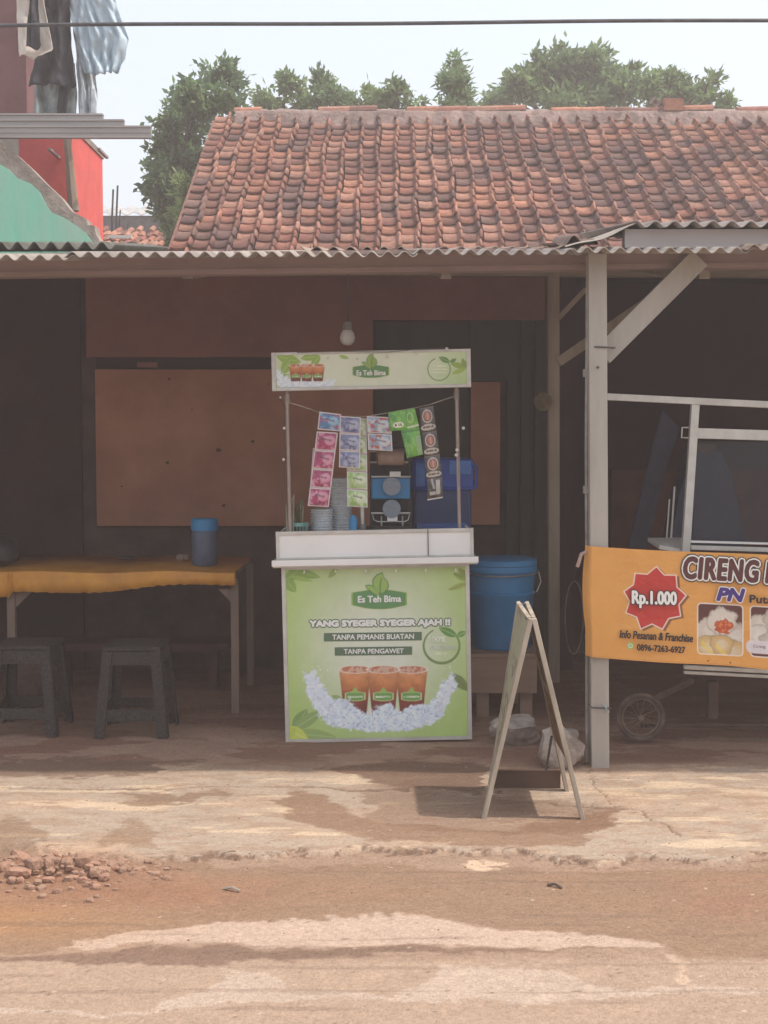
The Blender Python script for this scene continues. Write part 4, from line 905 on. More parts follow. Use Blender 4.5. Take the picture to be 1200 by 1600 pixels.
# ------------------------------------------------------------------ rocks
def rock(name, label, x0, y0, x1, y1, D, seed, cuts, flat=1.0, sub=4):
    a = P(x0, y1, D); c = P(x1, y0, D); cx = (a.x + c.x) / 2; hx = (c.x - a.x) / 2; hz = (c.z - a.z) / 2; z0 = max(a.z, -.01)
    bm = bmesh.new(); bmesh.ops.create_icosphere(bm, subdivisions=sub, radius=1)
    for v in bm.verts:
        p = v.co.copy()
        for n, d in cuts:
            n = Vector(n).normalized(); e = p.dot(n)
            if e > d: p -= n * (e - d)
        k = 1 + .12 * mnoise.noise(p * 1.7 + Vector((seed, 0, 0))) + .10 * mnoise.noise(p * 4 + Vector((seed, 3, 0))) + .05 * mnoise.noise(p * 11) + .025 * mnoise.noise(p * 24)
        v.co = p * k
    A = np.array([tuple(v.co) for v in bm.verts]); Fs = [tuple(v.index for v in f.verts) for f in bm.faces]; bm.free()
    A /= np.abs(A).max(0); A = A * (hx, hx * .75 * flat, hz) + (cx, D, z0 + hz)
    b = MB(); b.add(A, Fs); return tag(b.build(name, M_rock, smooth=True), label, 'rock', 'broken concrete lumps beside the post')
rock('concrete_lump', 'flat topped grey concrete lump left, behind the board', 764, 1120, 850, 1176, 6.45, 3, [((0, -.3, 1), .55), ((.5, -1, -.7), .5), ((-.7, -1, -.8), .55), ((1, 0, .2), .7)])
rock('concrete_lump', 'tall pale pitted concrete lump against the wooden post', 834, 1134, 914, 1207, 6.0, 8, [((-1, 0, .1), .75), ((.6, -.2, .8), .72), ((0, -1, .1), .6), ((-.3, -.6, 1), .7)])
rock('concrete_lump', 'small grey concrete lump half hidden behind the pale one', 868, 1134, 906, 1164, 6.5, 12, [((0, 0, 1), .6), ((1, -.5, 0), .7)])

# ------------------------------------------------------------------ folding board
def aframe():
    f0, r0 = 5.20, 5.62
    pts = {'L': (P(754, 1287, f0), P(829, 966, f0), P(764, 1246, r0), P(811, 941, r0)), 'R': (P(912, 1287, f0), P(834, 966, f0), P(888, 1246, r0), P(823, 941, r0))}
    t = thing('folding_sign_board', (P(830, 0, 5.4).x, 5.4, 0), 'weathered wooden A-frame board standing edge-on in front of the veranda', 'sign board')
    Ma = mat('bleached_wood', (.46, .40, .32), .85, (.27, .22, .17), 12, bump=.002, bscale=50, stretch=(1, 1, .15))
    for s, (fb, ft, rb, rt) in pts.items():
        out = Vector((-1 if s == 'L' else 1, 0, .25)).normalized()
        leaf = MB(); leaf.bar(fb, ft, .018, .034, Vector((1, 0, .2)), w2=.02); o = leaf.build('stile', Ma, t, bevel=.002)
        leaf = MB(); leaf.bar(rb, rt, .018, .034, Vector((1, 0, .2))); leaf.build('stile', Ma, t, bevel=.002)
        for f in (.03, .62, .985) if s == 'R' else (.16, .985):
            if f < .1: continue
            b = MB(); b.bar(fb.lerp(ft, f), rb.lerp(rt, f), .016, .035, Vector((1, 0, .2))); b.build('cross_rail', Ma, t)
        n = 40; U, Vv = np.meshgrid(np.linspace(.03, .97, n), np.linspace(.17 if s == 'L' else .30, .975, 2 * n))
        q = lambda p, r: np.array(p)[None, None] * (1 - r[..., None]) + np.array(r_)[None, None] * r[..., None]
        lo = np.array(fb) * (1 - U[..., None]) + np.array(rb) * U[..., None]; hi = np.array(ft) * (1 - U[..., None]) + np.array(rt) * U[..., None]
        W = lo * (1 - Vv[..., None]) + hi * Vv[..., None]
        C = np.zeros(U.shape + (3,)); C[:] = np.array(lin('a9a78c' if s == 'L' else '8f6f58')); nz = fbm(U * 3, Vv * 14, 4); paint(C, sstep(.5, .7, nz), '8a8068' if s == 'L' else '6d5140', .8)
        if s == 'L':
            for cy, cxx in ((.36, .5), (.42, .45), (.49, .5), (.56, .42), (.70, .5)):
                d = np.abs(np.hypot((U - cxx) / .22, (Vv - cy) / .024) - .8); paint(C, sstep(.4, .2, d) * (fbm(U * 5, Vv * 30, 6) > .45), '5c584c', .7)
        nV = U.size; off = out * .005; V2 = np.concatenate([(W + np.array(off)).reshape(-1, 3), (W - np.array(off)).reshape(-1, 3)]); G = gridfaces(n, 2 * n)
        e = [(k, k + 1) for k in range(n - 1)] + [(nV - n + k, nV - n + k + 1) for k in range(n - 1)]
        npmesh('panel', V2, np.concatenate([G, G[:, ::-1] + nV, np.array([(a_, b_, b_ + nV, a_ + nV) for a_, b_ in e])]), mat('worn_painted_panel', None, .85, attr='col', amt=.3, scale=20, bump=.001), t, cols=np.concatenate([C.reshape(-1, 3)] * 2), label=None) if False else npmesh('panel', V2, np.concatenate([G, G[:, ::-1] + nV, np.array([(a_, b_, b_ + nV, a_ + nV) for a_, b_ in e])]), mat('worn_painted_panel', None, .85, attr='col', amt=.3, scale=20, bump=.001), t, cols=np.concatenate([C.reshape(-1, 3)] * 2))
    b = MB(); b.bar(P(862, 1150, 5.45), P(853, 1205, 5.5), .006, .01); b.build('loose_splinter', M_cable, t)
    for D, x, y in ((f0 + .05, 829, 969), (r0 - .05, 818, 947)):
        b = MB(); p = P(x, y, D); b.box(p.x - .02, p.x + .02, D - .02, D + .02, p.z + .004, p.z + .012); b.build('hinge', M_cable, t)
    b = MB(); a = P(768, 1248, r0 + .03); c = P(876, 1204, r0 + .03); b.box(a.x, c.x, r0 + .03, r0 + .06, .0, c.z); b.build('dark_plank', mat('dark_brown_wood', (.13, .075, .055), .9, (.085, .05, .038), 9, stretch=(.3, 1, 1)), t)  # low dark plank filling the dark area between the rear legs
aframe()

# ------------------------------------------------------------------ banner
def banner():
    D = 5.975; t = thing('orange_banner', P(918, 1025, D), 'orange price banner for fried snacks tied between the posts', 'banner')
    def top(x): return 853 + (x - 918) * .0535 + 1.2 * np.sin((x - 918) / 60)
    def bot(x): return 1026 + (x - 918) * .072 + 1.0 * np.sin((x - 918) / 45)
    nu, nv = 560, 250; U, Vv = np.meshgrid(np.linspace(0, 1, nu), np.linspace(0, 1, nv))
    X0 = 917 + U * 420; left = -8 * np.exp(-((X0 - 917) / 10) ** 2) * np.sin(np.pi * np.clip(Vv * 1.3, 0, 1)); X = X0 + left * .6; Y = top(X0) * (1 - Vv) + bot(X0) * Vv
    W = Pnp(X, Y, D); W[..., 1] += .006 * np.sin(X0 / 26 + Vv * 2) * (.3 + Vv) * np.clip((X0 - 950) / 60, 0, 1) + .012 * (fbm(U * 9, Vv * 5, 3) - .5) * np.clip((X0 - 945) / 40, 0, 1)
    W[..., 1] += .05 * sstep(926, 914, X0)
    X, Y = X0, Y; C = np.zeros(X.shape + (3,)); C[:] = np.array(lin('d99a50')); paint(C, fbm(X / 60, Y / 60, 7) * .5, 'e0a860', .5)
    star = []; sc = (1023, 933); prot = []
    outer = [(1025, 885), (1056, 897), (1073, 930), (1064, 964), (1037, 983), (1001, 983), (979, 958), (976, 924), (992, 896)]
    outer = [(1026, 884.5), (1057, 898), (1073, 930), (1064, 963), (1035, 984), (1001, 984), (977, 958), (974, 924), (992, 895)]
    P9 = []
    for i in range(9):
        a = outer[i]; b_ = outer[(i + 1) % 9]; mx, my = (a[0] + b_[0]) / 2, (a[1] + b_[1]) / 2; P9 += [a, (sc[0] + (mx - sc[0]) * .84, sc[1] + (my - sc[1]) * .84)]
    sd2 = polysd(X - 4, Y - 2.5, P9); paint(C, sstep(1, -1, sd2), '7a4630', .9)
    sd = polysd(X, Y, P9); paint(C, sstep(.8, -.4, sd), 'ecd8c8'); paint(C, sstep(-1.0, -2.0, sd), 'c03a34'); 
    # snack photographs
    k = .062
    def frame(x0, y0, x1, y1, r=7):
        Xr, Yr = X, Y - (X - x0) * k; cx, cy = (x0 + x1) / 2, (y0 + y1) / 2
        return np.hypot(np.maximum(np.abs(Xr - cx) - (x1 - x0) / 2 + r, 0), np.maximum(np.abs(Yr - cy) - (y1 - y0) / 2 + r, 0)) - r, Xr, Yr
    for i, (x0, y0, x1, y1) in enumerate(((1089, 941, 1162, 1022), (1172, 946, 1255, 1026))):
        sd, Xr, Yr = frame(x0, y0, x1, y1); paint(C, sstep(.6, -.6, sd), 'e8dcd0'); m = sstep(-1.2, -2.2, sd)
        Cc = np.zeros(C.shape); Cc[:] = np.array(lin('5c3430'))
        blobs = ([(1108, 985, 24), (1150, 990, 26), (1128, 968, 26), (1106, 1010, 22), (1146, 1015, 24), (1128, 1005, 20)] if i == 0 else [(1190, 975, 20), (1215, 965, 22), (1188, 995, 22), (1230, 990, 26), (1210, 1000, 24)])
        for j, (bx, by, br) in enumerate(blobs):
            nn = fbm(X / 9 + j, Y / 9, 50 + j); d = np.hypot(Xr - bx, (Yr - by) * 1.15) / br + (nn - .5) * .5; base = ('c9beb0', 'bdb1a6', 'd2c8bc')[j % 3]
            if i == 0 and by > 1000: base = 'c8a870'
            paint(Cc, sstep(1, .9, d), base); paint(Cc, sstep(.12, .02, np.abs(d - .92)), '8c7c70', .45); paint(Cc, sstep(.7, .2, d), 'e0d8cc', .5)
        if i == 0:
            d = np.hypot((Xr - 1131) / 15, (Yr - 976) / 12) + (fbm(X / 5, Y / 5, 60) - .5) * .8; paint(Cc, sstep(1, .85, d), 'b85434'); paint(Cc, sstep(.8, .6, d) * (vnoise(X / 2.5, Y / 2.5, 5) > .6), 'd87c50')
            for a_, b_ in (((1098, 1004), (1112, 1020)), ((1122, 1008), (1134, 1022))): paint(Cc, sstep(5, 2, segdist(Xr, Yr, a_, b_)), 'dcc070', .9)
        C[:] = C * (1 - m[..., None]) + Cc * m[..., None]
    sd, Xr, Yr = frame(1166, 1000, 1262, 1020, 9); paint(C, sstep(.6, -.6, sd), 'd8d0d4', .95)
    sd, Xr, Yr = frame(981, 1004, 990, 1014, 3); paint(C, sstep(.6, -.6, sd), '86b858'); d = np.hypot(Xr - 985.5, Yr - 1009); paint(C, sstep(.8, .3, np.abs(d - 3.2)), 'eef2e4', .9); paint(C, sstep(1.3, .7, d), 'eef2e4', .8)
    for x, y in ((1075, 867), (1107, 1033), (1142, 1036)): paint(C, sstep(1.8, 1, np.hypot(X - x, Y - y)), '6a3018')
    paint(C, sstep(1.2, 0, np.abs(Y - bot(X) + 2)) * .5, 'b87838')
    o = npmesh('banner_sheet', W.reshape(-1, 3), gridfaces(nu, nv), mat('banner_vinyl', None, .5, attr='col', amt=.12, scale=10, bump=.004, bscale=9, spec=.35), t, cols=np.clip(C, 0, 1).reshape(-1, 3), smooth=True)
    Dt = D - .012; tl = -.056
    for wd, xa, xb in (('CIRENG', 1067, 1187), ('ISI', 1195, 1240)):
        dy = (xa - 1067) * .056
        text(wd, xa, 868 + dy, xb, 905 + dy, Dt, M_maroon, t, tl, .055, .06, M_txt, .14, 1.12)
        text(wd, xa, 868 + dy, xb, 905 + dy, Dt + .003, M_ink, t, tl, .055, .105, M_ink, .14, 1.12)
    text('PN', 1119, 917, 1165, 939, Dt, M_violet, t, tl, .08, .07, M_txt, .25); text('Putra', 1171, 929, 1216, 942, Dt, M_ink, t, tl, .05)
    text('Rp.1.000', 987, 922, 1058, 950, Dt, M_txt, t, -.03, .04, .05, M_ink)
    text('Info Pesanan & Franchise', 968, 984, 1083, 997, Dt, M_ink, t, -.06, .04, shear=.18)
    text('0896-7263-6927', 995, 1006, 1071, 1016.5, Dt, M_ink, t, -.06, .045)
    text('Cireng', 1177, 1007, 1196, 1013, Dt, M_maroon, t, -.06, .0)
    b = MB(); b.tube([P(917, 862, D + .03), P(908, 866, D + .01), P(905, 876, D), P(902, 886, D)], .009, 6); b.build('tie_ribbon', mat('pinkish_cloth', (.45, .3, .26), .9), t)
banner()

# ------------------------------------------------------------------ snack cart behind the banner
def snack_cart():
    D = 6.45; t = thing('snack_cart', (P(1120, 0, D).x, 6.8, 0), 'aluminium and glass snack cart on small wheels behind the orange banner', 'cart')
    def bar(nm, a, b_, w_, h_, m=M_alu, D0=D, D1=None):
        q = MB(); q.bar(P(*a, D0), P(*b_, D1 or D0), w_, h_); return q.build(nm, m, t, bevel=.002)
    bar('top_rail', (948, 620), (1520, 648), .04, .034); bar('front_post', (1086, 632), (1071, 862), .035, .040)
    bar('glass_rail', (1089, 677), (1520, 690), .03, .052); bar('sill', (1078, 855), (1520, 868), .05, .022); bar('sill', (1078, 846), (1520, 858), .04, .010, M_white)
    bar('lower_channel', (1068, 1042), (1500, 1064), .03, .020); bar('lower_channel', (1068, 1050), (1500, 1072), .03, .016)
    bar('rear_post', (1054, 760), (1048, 850), .01, .01, D0=7.0); bar('rear_post', (1046, 780), (1041, 850), .008, .008, D0=7.0)
    q = MB(); q.tube([P(1076, 668, D), P(1066, 668, D), P(1065, 684, D), P(1076, 684, D)], .004, 5); q.build('hook', M_alu, t)
    q = MB(); a = P(1085, 850, D + .03); c = P(1500, 690, D + .03); q.box(a.x, c.x, D + .03, D + .036, a.z, c.z)
    g = mat('smoky_glass', (.04, .05, .07), .08, (.03, .04, .06), 2, alpha=.22, spec=.5); q.build('glass_pane', g, t)
    q = MB(); q.prism([P(1012, 846, 6.7), P(1078, 846, 6.7), P(1078, 866, D + .02), P(1030, 858, D + .02)], (0, 0, .02)); q.build('side_shelf', M_alu, t)
    q = MB(); a = P(1085, 1040, D + .08); q.box(a.x, 3.2, D + .08, 7.1, a.z + .02, P(0, 868, D + .08).z); q.build('cabinet', mat('dark_brown_cabinet', (.09, .055, .045), .8), t)
    # wheels
    for cx, cy, DD, R_ in ((1001, 1134, 6.5, .127), (1330, 1134, 6.5, .127)):
        c = P(cx, cy, DD); c.z = R_ + .012; wv = thing('wheel', c, None, None) ; del WM[wv.name]; bpy.data.objects.remove(wv)
        b = MB(); ring = lambda rr, y, n=32: [(c.x + rr * math.cos(2 * math.pi * i / n), y, c.z + rr * math.sin(2 * math.pi * i / n)) for i in range(n + 1)]
        b.tube(ring(R_ - .014, DD), .0135, 8, caps=False); w0 = b.build('wheel', M_rubber, t, smooth=True)
        b = MB(); b.tube(ring(R_ - .032, DD), .006, 6, caps=False); b.build('rim', mat('rusty_rim', (.20, .13, .10), .7, (.12, .08, .06), 20), w0)
        b = MB(); b.tube([(c.x, DD - .02, c.z), (c.x, DD + .02, c.z)], .016, 10); b.build('hub', MATS['rusty_rim'], w0)
        for i in range(14):
            an = 2 * math.pi * i / 14; b = MB(); b.tube([(c.x + .012 * math.cos(an + .6), DD + .012 * (-1) ** i, c.z + .012 * math.sin(an + .6)), (c.x + (R_ - .034) * math.cos(an), DD, c.z + (R_ - .034) * math.sin(an))], .0022, 4); b.build('spoke', MATS['rusty_rim'], w0)
    q = MB(); q.tube([P(1001, 1134, 6.52), P(1330, 1134, 6.52)], .01, 6); a = P(1100, 1060, 6.6); q.box(a.x, a.x + .05, 6.5, 6.56, .13, a.z); a = P(1290, 1060, 6.6); q.box(a.x, a.x + .05, 6.5, 6.56, .13, a.z); q.bar((P(995, 0, 6.5).x, 6.55, .16), (P(1100, 0, 6.5).x, 6.55, .32), .03, .03); q.build('axle_frame', MATS['dark_brown_cabinet'], t)
    # things in the bay behind it
    Mb = mat('faded_navy_tarp', (.055, .06, .10), .7, (.035, .04, .07), 7, bump=.004)
    b = MB(); b.prism([P(1035, 640, 8.3), P(1062, 668, 8.3), P(1040, 735, 8.3), P(1012, 856, 8.3), P(982, 856, 8.3), P(1008, 750, 8.3)], (0, .05, 0)); tag(b.build('leaning_plank', Mb), 'dark blue plank leaning up behind the snack cart', 'plank')
    b = MB(); b.prism([P(1085, 700, 8.1), P(1128, 706, 8.1), P(1148, 760, 8.1), P(1166, 852, 8.1), P(1090, 856, 8.1), P(1045, 858, 8.1), P(1062, 770, 8.1)], (0, .25, 0)); tag(b.build('covered_stack', mat('blue_tarp', (.04, .055, .10), .6, (.028, .04, .075), 6, bump=.006)), 'pile draped in dark blue tarpaulin seen through the cart glass', 'tarpaulin')
    b = MB(); a = P(1090, 706, 8.05); b.box(a.x - .01, a.x + .10, 8.0, 8.2, P(0, 708, 8.05).z, P(0, 694, 8.05).z); tag(b.build('cardboard_box', mat('brown_card', (.14, .08, .05), .9), bevel=.002), 'small brown cardboard box on top of the blue tarpaulin pile', 'box')
    b = MB(); ring = [(P(905, 0, 6.9).x + .05 * math.cos(2 * math.pi * i / 24), 6.9, P(0, 965, 6.9).z + .20 * math.sin(2 * math.pi * i / 24)) for i in range(25)]
    b.tube(ring, .004, 5, caps=False); tag(b.build('wire_hoop', M_rubber), 'thin dark wire hoop hanging behind the front post', 'hoop')
snack_cart()

# ------------------------------------------------------------------ left background: red house, green wall, steel profiles, laundry
def left_side():
    M_red = mat('red_painted_wall', (.74, .13, .115), .8, (.60, .11, .10), 5, bump=.002); M_mar = mat('maroon_wall', (.20, .10, .10), .85, (.15, .07, .075), 3)
    t = thing('red_house', (P(60, 0, 10.2).x, 11, 0), 'red and maroon house wall rising at the left behind the green wall', 'house')
    b = MB(); c = P(112, 200, 10.2); b.box(P(26, 0, 10.2).x, c.x, 10.2, 11.3, 0, c.z); b.build('red_wall', M_red, t)
    b = MB(); b.box(-5, P(26, 0, 10.2).x, 10.2, 11.4, 0, c.z); b.build('cream_wall', mat('cream_wall', (.55, .47, .40), .85), t)
    b = MB(); d = P(42, 180, 10.6); b.box(-6, d.x, 10.6, 11.4, c.z, 6.5); b.build('upper_wall', M_mar, t)
    b = MB(); b.box(-6, c.x + .01, 10.18, 11.32, c.z, c.z + .05); b.build('balcony_slab', M_conc, t)
    # tilted stake
    b = MB(); b.tube([P(104, 210, 10.05), P(109, 260, 10.05), P(115, 330, 10.05)], [.028, .033, .045], 7); tag(b.build('wooden_stake', M_wood), 'rough wooden stake leaning against the red wall', 'stake')
    # steel profiles
    M_ch = mat('galvanised_profile', (.40, .37, .36), .5, (.31, .285, .275), 3, metal=.2, stretch=(.2, 1, 1))
    for k, (x1, y0, y1, D, lab) in enumerate(((160, 177, 196, 9.72, 'shortest grey steel profile, topmost of the three under the laundry'), (193, 186, 205, 9.62, 'middle length grey steel profile of the three under the laundry'), (235.5, 196, 215, 9.52, 'longest grey steel profile, lowest of the three under the laundry'))):
        b = MB(); a = P(-300, y1, D); c = P(x1, y0, D); h = c.z - a.z
        b.box(a.x, c.x, D + .012, D + .05, a.z + .004, c.z - .004); b.box(a.x, c.x, D, D + .0495, c.z - .012, c.z); b.box(a.x, c.x, D, D + .0495, a.z, a.z + .010); b.box(a.x, c.x, D + .004, D + .0115, a.z + h * .42, a.z + h * .5)
        tag(b.build('steel_profile', M_ch), lab, 'steel profile', 'steel profiles stacked under the laundry')
    b = MB(); 
    for x in (60, 140, -120): a = P(x, 216, 9.6); b = MB(); b.box(a.x - .012, a.x + .012, 9.9, 10.2, a.z - .02, a.z - .002); b.build('bracket', M_ch, t)
    # green sloping garden wall with crumbling cap
    D = 9.3; t = thing('green_wall', (P(40, 0, D).x, D, 0), 'mint green sloping wall with a bare crumbling concrete top', 'wall')
    topl = [(-200, 120), (0, 222), (24, 240), (48, 262), (70, 285), (92, 305), (112, 330), (135, 342), (137, 352), (147, 352), (150, 366), (154, 372), (160, 392)]
    b = MB(); b.prism([P(x, y, D) for x, y in topl] + [Vector((P(165, 0, D).x, D, 0)), Vector((P(-200, 0, D).x, D, 0))], (0, .16, 0)); b.build('wall_core', mat('bare_cement', (.36, .31, .27), .95, (.22, .18, .16), 9, bump=.01), t)
    gl = [(-200, 170), (0, 257), (14, 265), (27, 278), (48, 287), (62, 300), (72, 320), (80, 332), (100, 340), (118, 352), (134, 364), (150, 386), (156, 400)]
    b = MB(); b.prism([P(x, y, D - .012) for x, y in gl] + [Vector((P(158, 0, D).x, D - .012, 0)), Vector((P(-200, 0, D).x, D - .012, 0))], (0, .0115, 0)); b.build('green_render', mat('mint_paint', (.20, .56, .41), .85, (.30, .50, .40), 4, bump=.004, stretch=(1, 1, .35)), t)
    # laundry
    def cloth(name, rows, D, m, label, parent=None, folds=6, amp=.04, cat='laundry', seed=0):
        ys = [r[0] for r in rows]; n = 60; nu = 44; V = []
        for j in range(n):
            y = ys[0] + (ys[-1] - ys[0]) * j / (n - 1); xl = np.interp(y, ys, [r[1] for r in rows]); xr = np.interp(y, ys, [r[2] for r in rows])
            for i in range(nu):
                u = i / (nu - 1); nz = mnoise.noise(Vector((u * 3 + seed, y * .02, seed)))
                p = P(xl + (xr - xl) * u + nz * 2.0, y + (2.5 * math.sin(u * 7 + seed) if j == n - 1 else 0), D); dy = amp * (math.sin(folds * math.pi * (u + .25 * nz) + seed + y * .015) * (.35 + .4 * j / n) + .8 * mnoise.noise(Vector((u * folds * 1.3, y * .035, seed))) + .35 * mnoise.noise(Vector((u * 14, y * .09, seed + 5)))) + .05 * nz
                V.append((p.x, p.y + dy, p.z))
        o = npmesh(name, np.array(V), gridfaces(nu, n), m, parent, smooth=True); s = o.modifiers.new('s', 'SOLIDIFY'); s.thickness = .004
        return tag(o, label, cat, 'laundry hung out on the balcony') if parent is None else o
    Mw = mat('white_cotton', (.62, .56, .50), .9, (.55, .49, .44), 6); Mk = mat('charcoal_cotton', (.055, .055, .065), .9, (.045, .045, .053), 6)
    Mbl = mat('pale_blue_cotton', (.48, .58, .64), .85, (.42, .51, .58), 5); Mg = mat('grey_green_cotton', (.40, .45, .45), .9); Mlil = mat('grey_shirt', (.34, .35, .38), .9)
    cloth('hanging_shirt', [(-90, 50, 95), (0, 70, 108), (60, 62, 112), (110, 52, 116), (134, 47, 121)], 9.95, Mk, 'charcoal shirt hanging behind the cream one', seed=2, folds=4)
    cloth('hanging_garment', [(-90, 25, 62), (0, 26, 68), (40, 28, 76), (80, 31, 85), (90, 33, 60)], 9.75, Mw, 'cream garment hanging at the front of the laundry', seed=3, folds=2, amp=.02)
    cloth('hanging_strip', [(-90, 44, 60), (0, 47, 60), (40, 43, 62), (74, 40, 66)], 9.68, Mk, 'narrow black cloth in front of the cream garment', seed=4, folds=2, amp=.012)
    cloth('hanging_shirt', [(-90, 105, 150), (0, 108, 180), (30, 112, 190), (60, 118, 201), (95, 126, 194), (116, 132, 186)], 10.0, Mbl, 'pale blue shirt with billowing sleeve, rightmost of the laundry', seed=5, folds=9)
    cloth('hanging_towel', [(-60, 110, 128), (60, 114, 140), (110, 120, 146), (150, 122, 152), (182, 124, 153)], 10.08, mat('white_blue_towel', (.60, .66, .70), .9), 'long white towel hanging below the pale blue shirt', seed=6, folds=4)
    cloth('hanging_towel', [(100, 55, 118), (182, 53, 122)], 10.12, Mg, 'grey green cloth hanging below the charcoal shirt', seed=7, folds=5)
    cloth('hanging_strip', [(120, 94, 106), (182, 92, 104)], 10.04, Mk, 'thin dark trouser leg among the lower laundry', seed=8, folds=1, amp=.02)
    b = MB(); p = P(20, -95, 9.9); q = P(230, -95, 9.9); b.tube([P(-40, -92, 9.95), p, q], .008, 6); tag(b.build('clothes_rail', M_cable), 'rail above the balcony that the laundry hangs from', 'rail')
left_side()

# ------------------------------------------------------------------ far things in the gap
def far_gap():
    t = thing('far_shed', (P(220, 0, 26).x, 27, 0), 'distant grey roofed shed seen between the red house and the trees', 'building')
    a = P(100, 334, 26); c = P(330, 318, 26); V, Fq = corr(a.x, c.x, 26, 27.4, a.z, c.z + .18, pitch=.3, amp=.03); npmesh('roof', V, Fq, mat('pale_grey_roof', (.45, .44, .44), .7), t)
    b = MB(); b.box(a.x, c.x, 26.1, 28, 0, a.z - .02); b.build('wall', mat('dim_grey_wall', (.13, .12, .13), .9), t)
    t = thing('low_tiled_roof', (P(205, 0, 13.4).x, 13.6, 0), 'small low tiled roof with jumbled red tiles left of the house roof', 'roof')
    b = MB(); a = P(150, 392, 13.4); c = P(258, 360, 14.2); b.box(a.x, c.x, 13.6, 14.4, 0, P(0, 372, 13.6).z); b.build('wall', M_conc, t)
    for r in range(4):
        for k in range(15):
            px = 160 + k * 6.2 + random.uniform(-1, 1); py = 386 - r * 7.5 + random.uniform(-1.5, 1.5)
            if r == 3 and k % 3: continue
            p = P(px, py, 13.3 + r * .2); b = MB(); an = random.uniform(-.4, .4); n = 6; L = .2; vs = []
            for e in (0, L):
                for q in range(n): aa = math.pi * q / (n - 1); vs.append((p.x + .032 * math.cos(aa) + an * e * .3, p.y + e, p.z + .03 * math.sin(aa) + e * .35))
            b.add(vs, [(q, q + 1, q + n + 1, q + n) for q in range(n - 1)] + [tuple(range(n))]); b.build('tile', random.choice(CLAY[:4]), t)
    b = MB(); b.bar(P(170, 370, 13.2), P(206, 370, 13.2), .03, .03); b.build('plank', M_white, t)
    b = MB(); b.prism([P(172, 389, 12.6), P(206, 376, 12.6), P(214, 378, 12.6), P(214, 396, 12.6), P(172, 400, 12.6)], (0, .3, 0)); b.build('mortar_block', M_conc, t)
    for x, y0, y1, r in ((176, 296, 392, .012), (183, 290, 392, .012), (187, 328, 392, .008), (199, 350, 392, .008)):
        b = MB(); b.tube([P(x, y1 + 60, 14.8), P(x - 1, (y0 + y1) / 2, 14.8), P(x + 1, y0, 14.8)], r, 5); b.v = [Vector(v) for v in b.v]; tag(b.build('reinforcing_rod', M_cable), {176: 'shorter of the two dark rods against the sky, next to the red house', 183: 'taller of the two dark rods rising against the sky by the red house', 187: 'thin rod ending in front of the dim shed wall', 199: 'shortest thin rod, nearest the trees'}[x], 'rod', 'steel rods beyond the low tiled roof')
far_gap()

# ------------------------------------------------------------------ trees
def leafmat(n, c): 
    m = mat(n, c, .6, tuple(x * .6 for x in c), 3, spec=.3); N = m.node_tree.nodes; l = m.node_tree.links
    pb = N['Principled BSDF']; src = pb.inputs['Base Color'].links[0].from_socket
    tr = N.new('ShaderNodeBsdfTranslucent'); l.new(src, tr.inputs[0]); mx = N.new('ShaderNodeMixShader'); mx.inputs[0].default_value = .5
    l.new(pb.outputs[0], mx.inputs[1]); l.new(tr.outputs[0], mx.inputs[2]); l.new(mx.outputs[0], N['Material Output'].inputs[0]); return m
LM = [leafmat('leaf_dark', (.12, .20, .105)), leafmat('leaf_mid', (.18, .29, .12)), leafmat('leaf_light', (.27, .38, .15)), leafmat('leaf_yellow', (.26, .32, .12))]  # leaf colours lightened to carry part of the distance haze
M_bark = mat('bark', (.12, .09, .07), .95, (.07, .05, .04), 12, bump=.01)
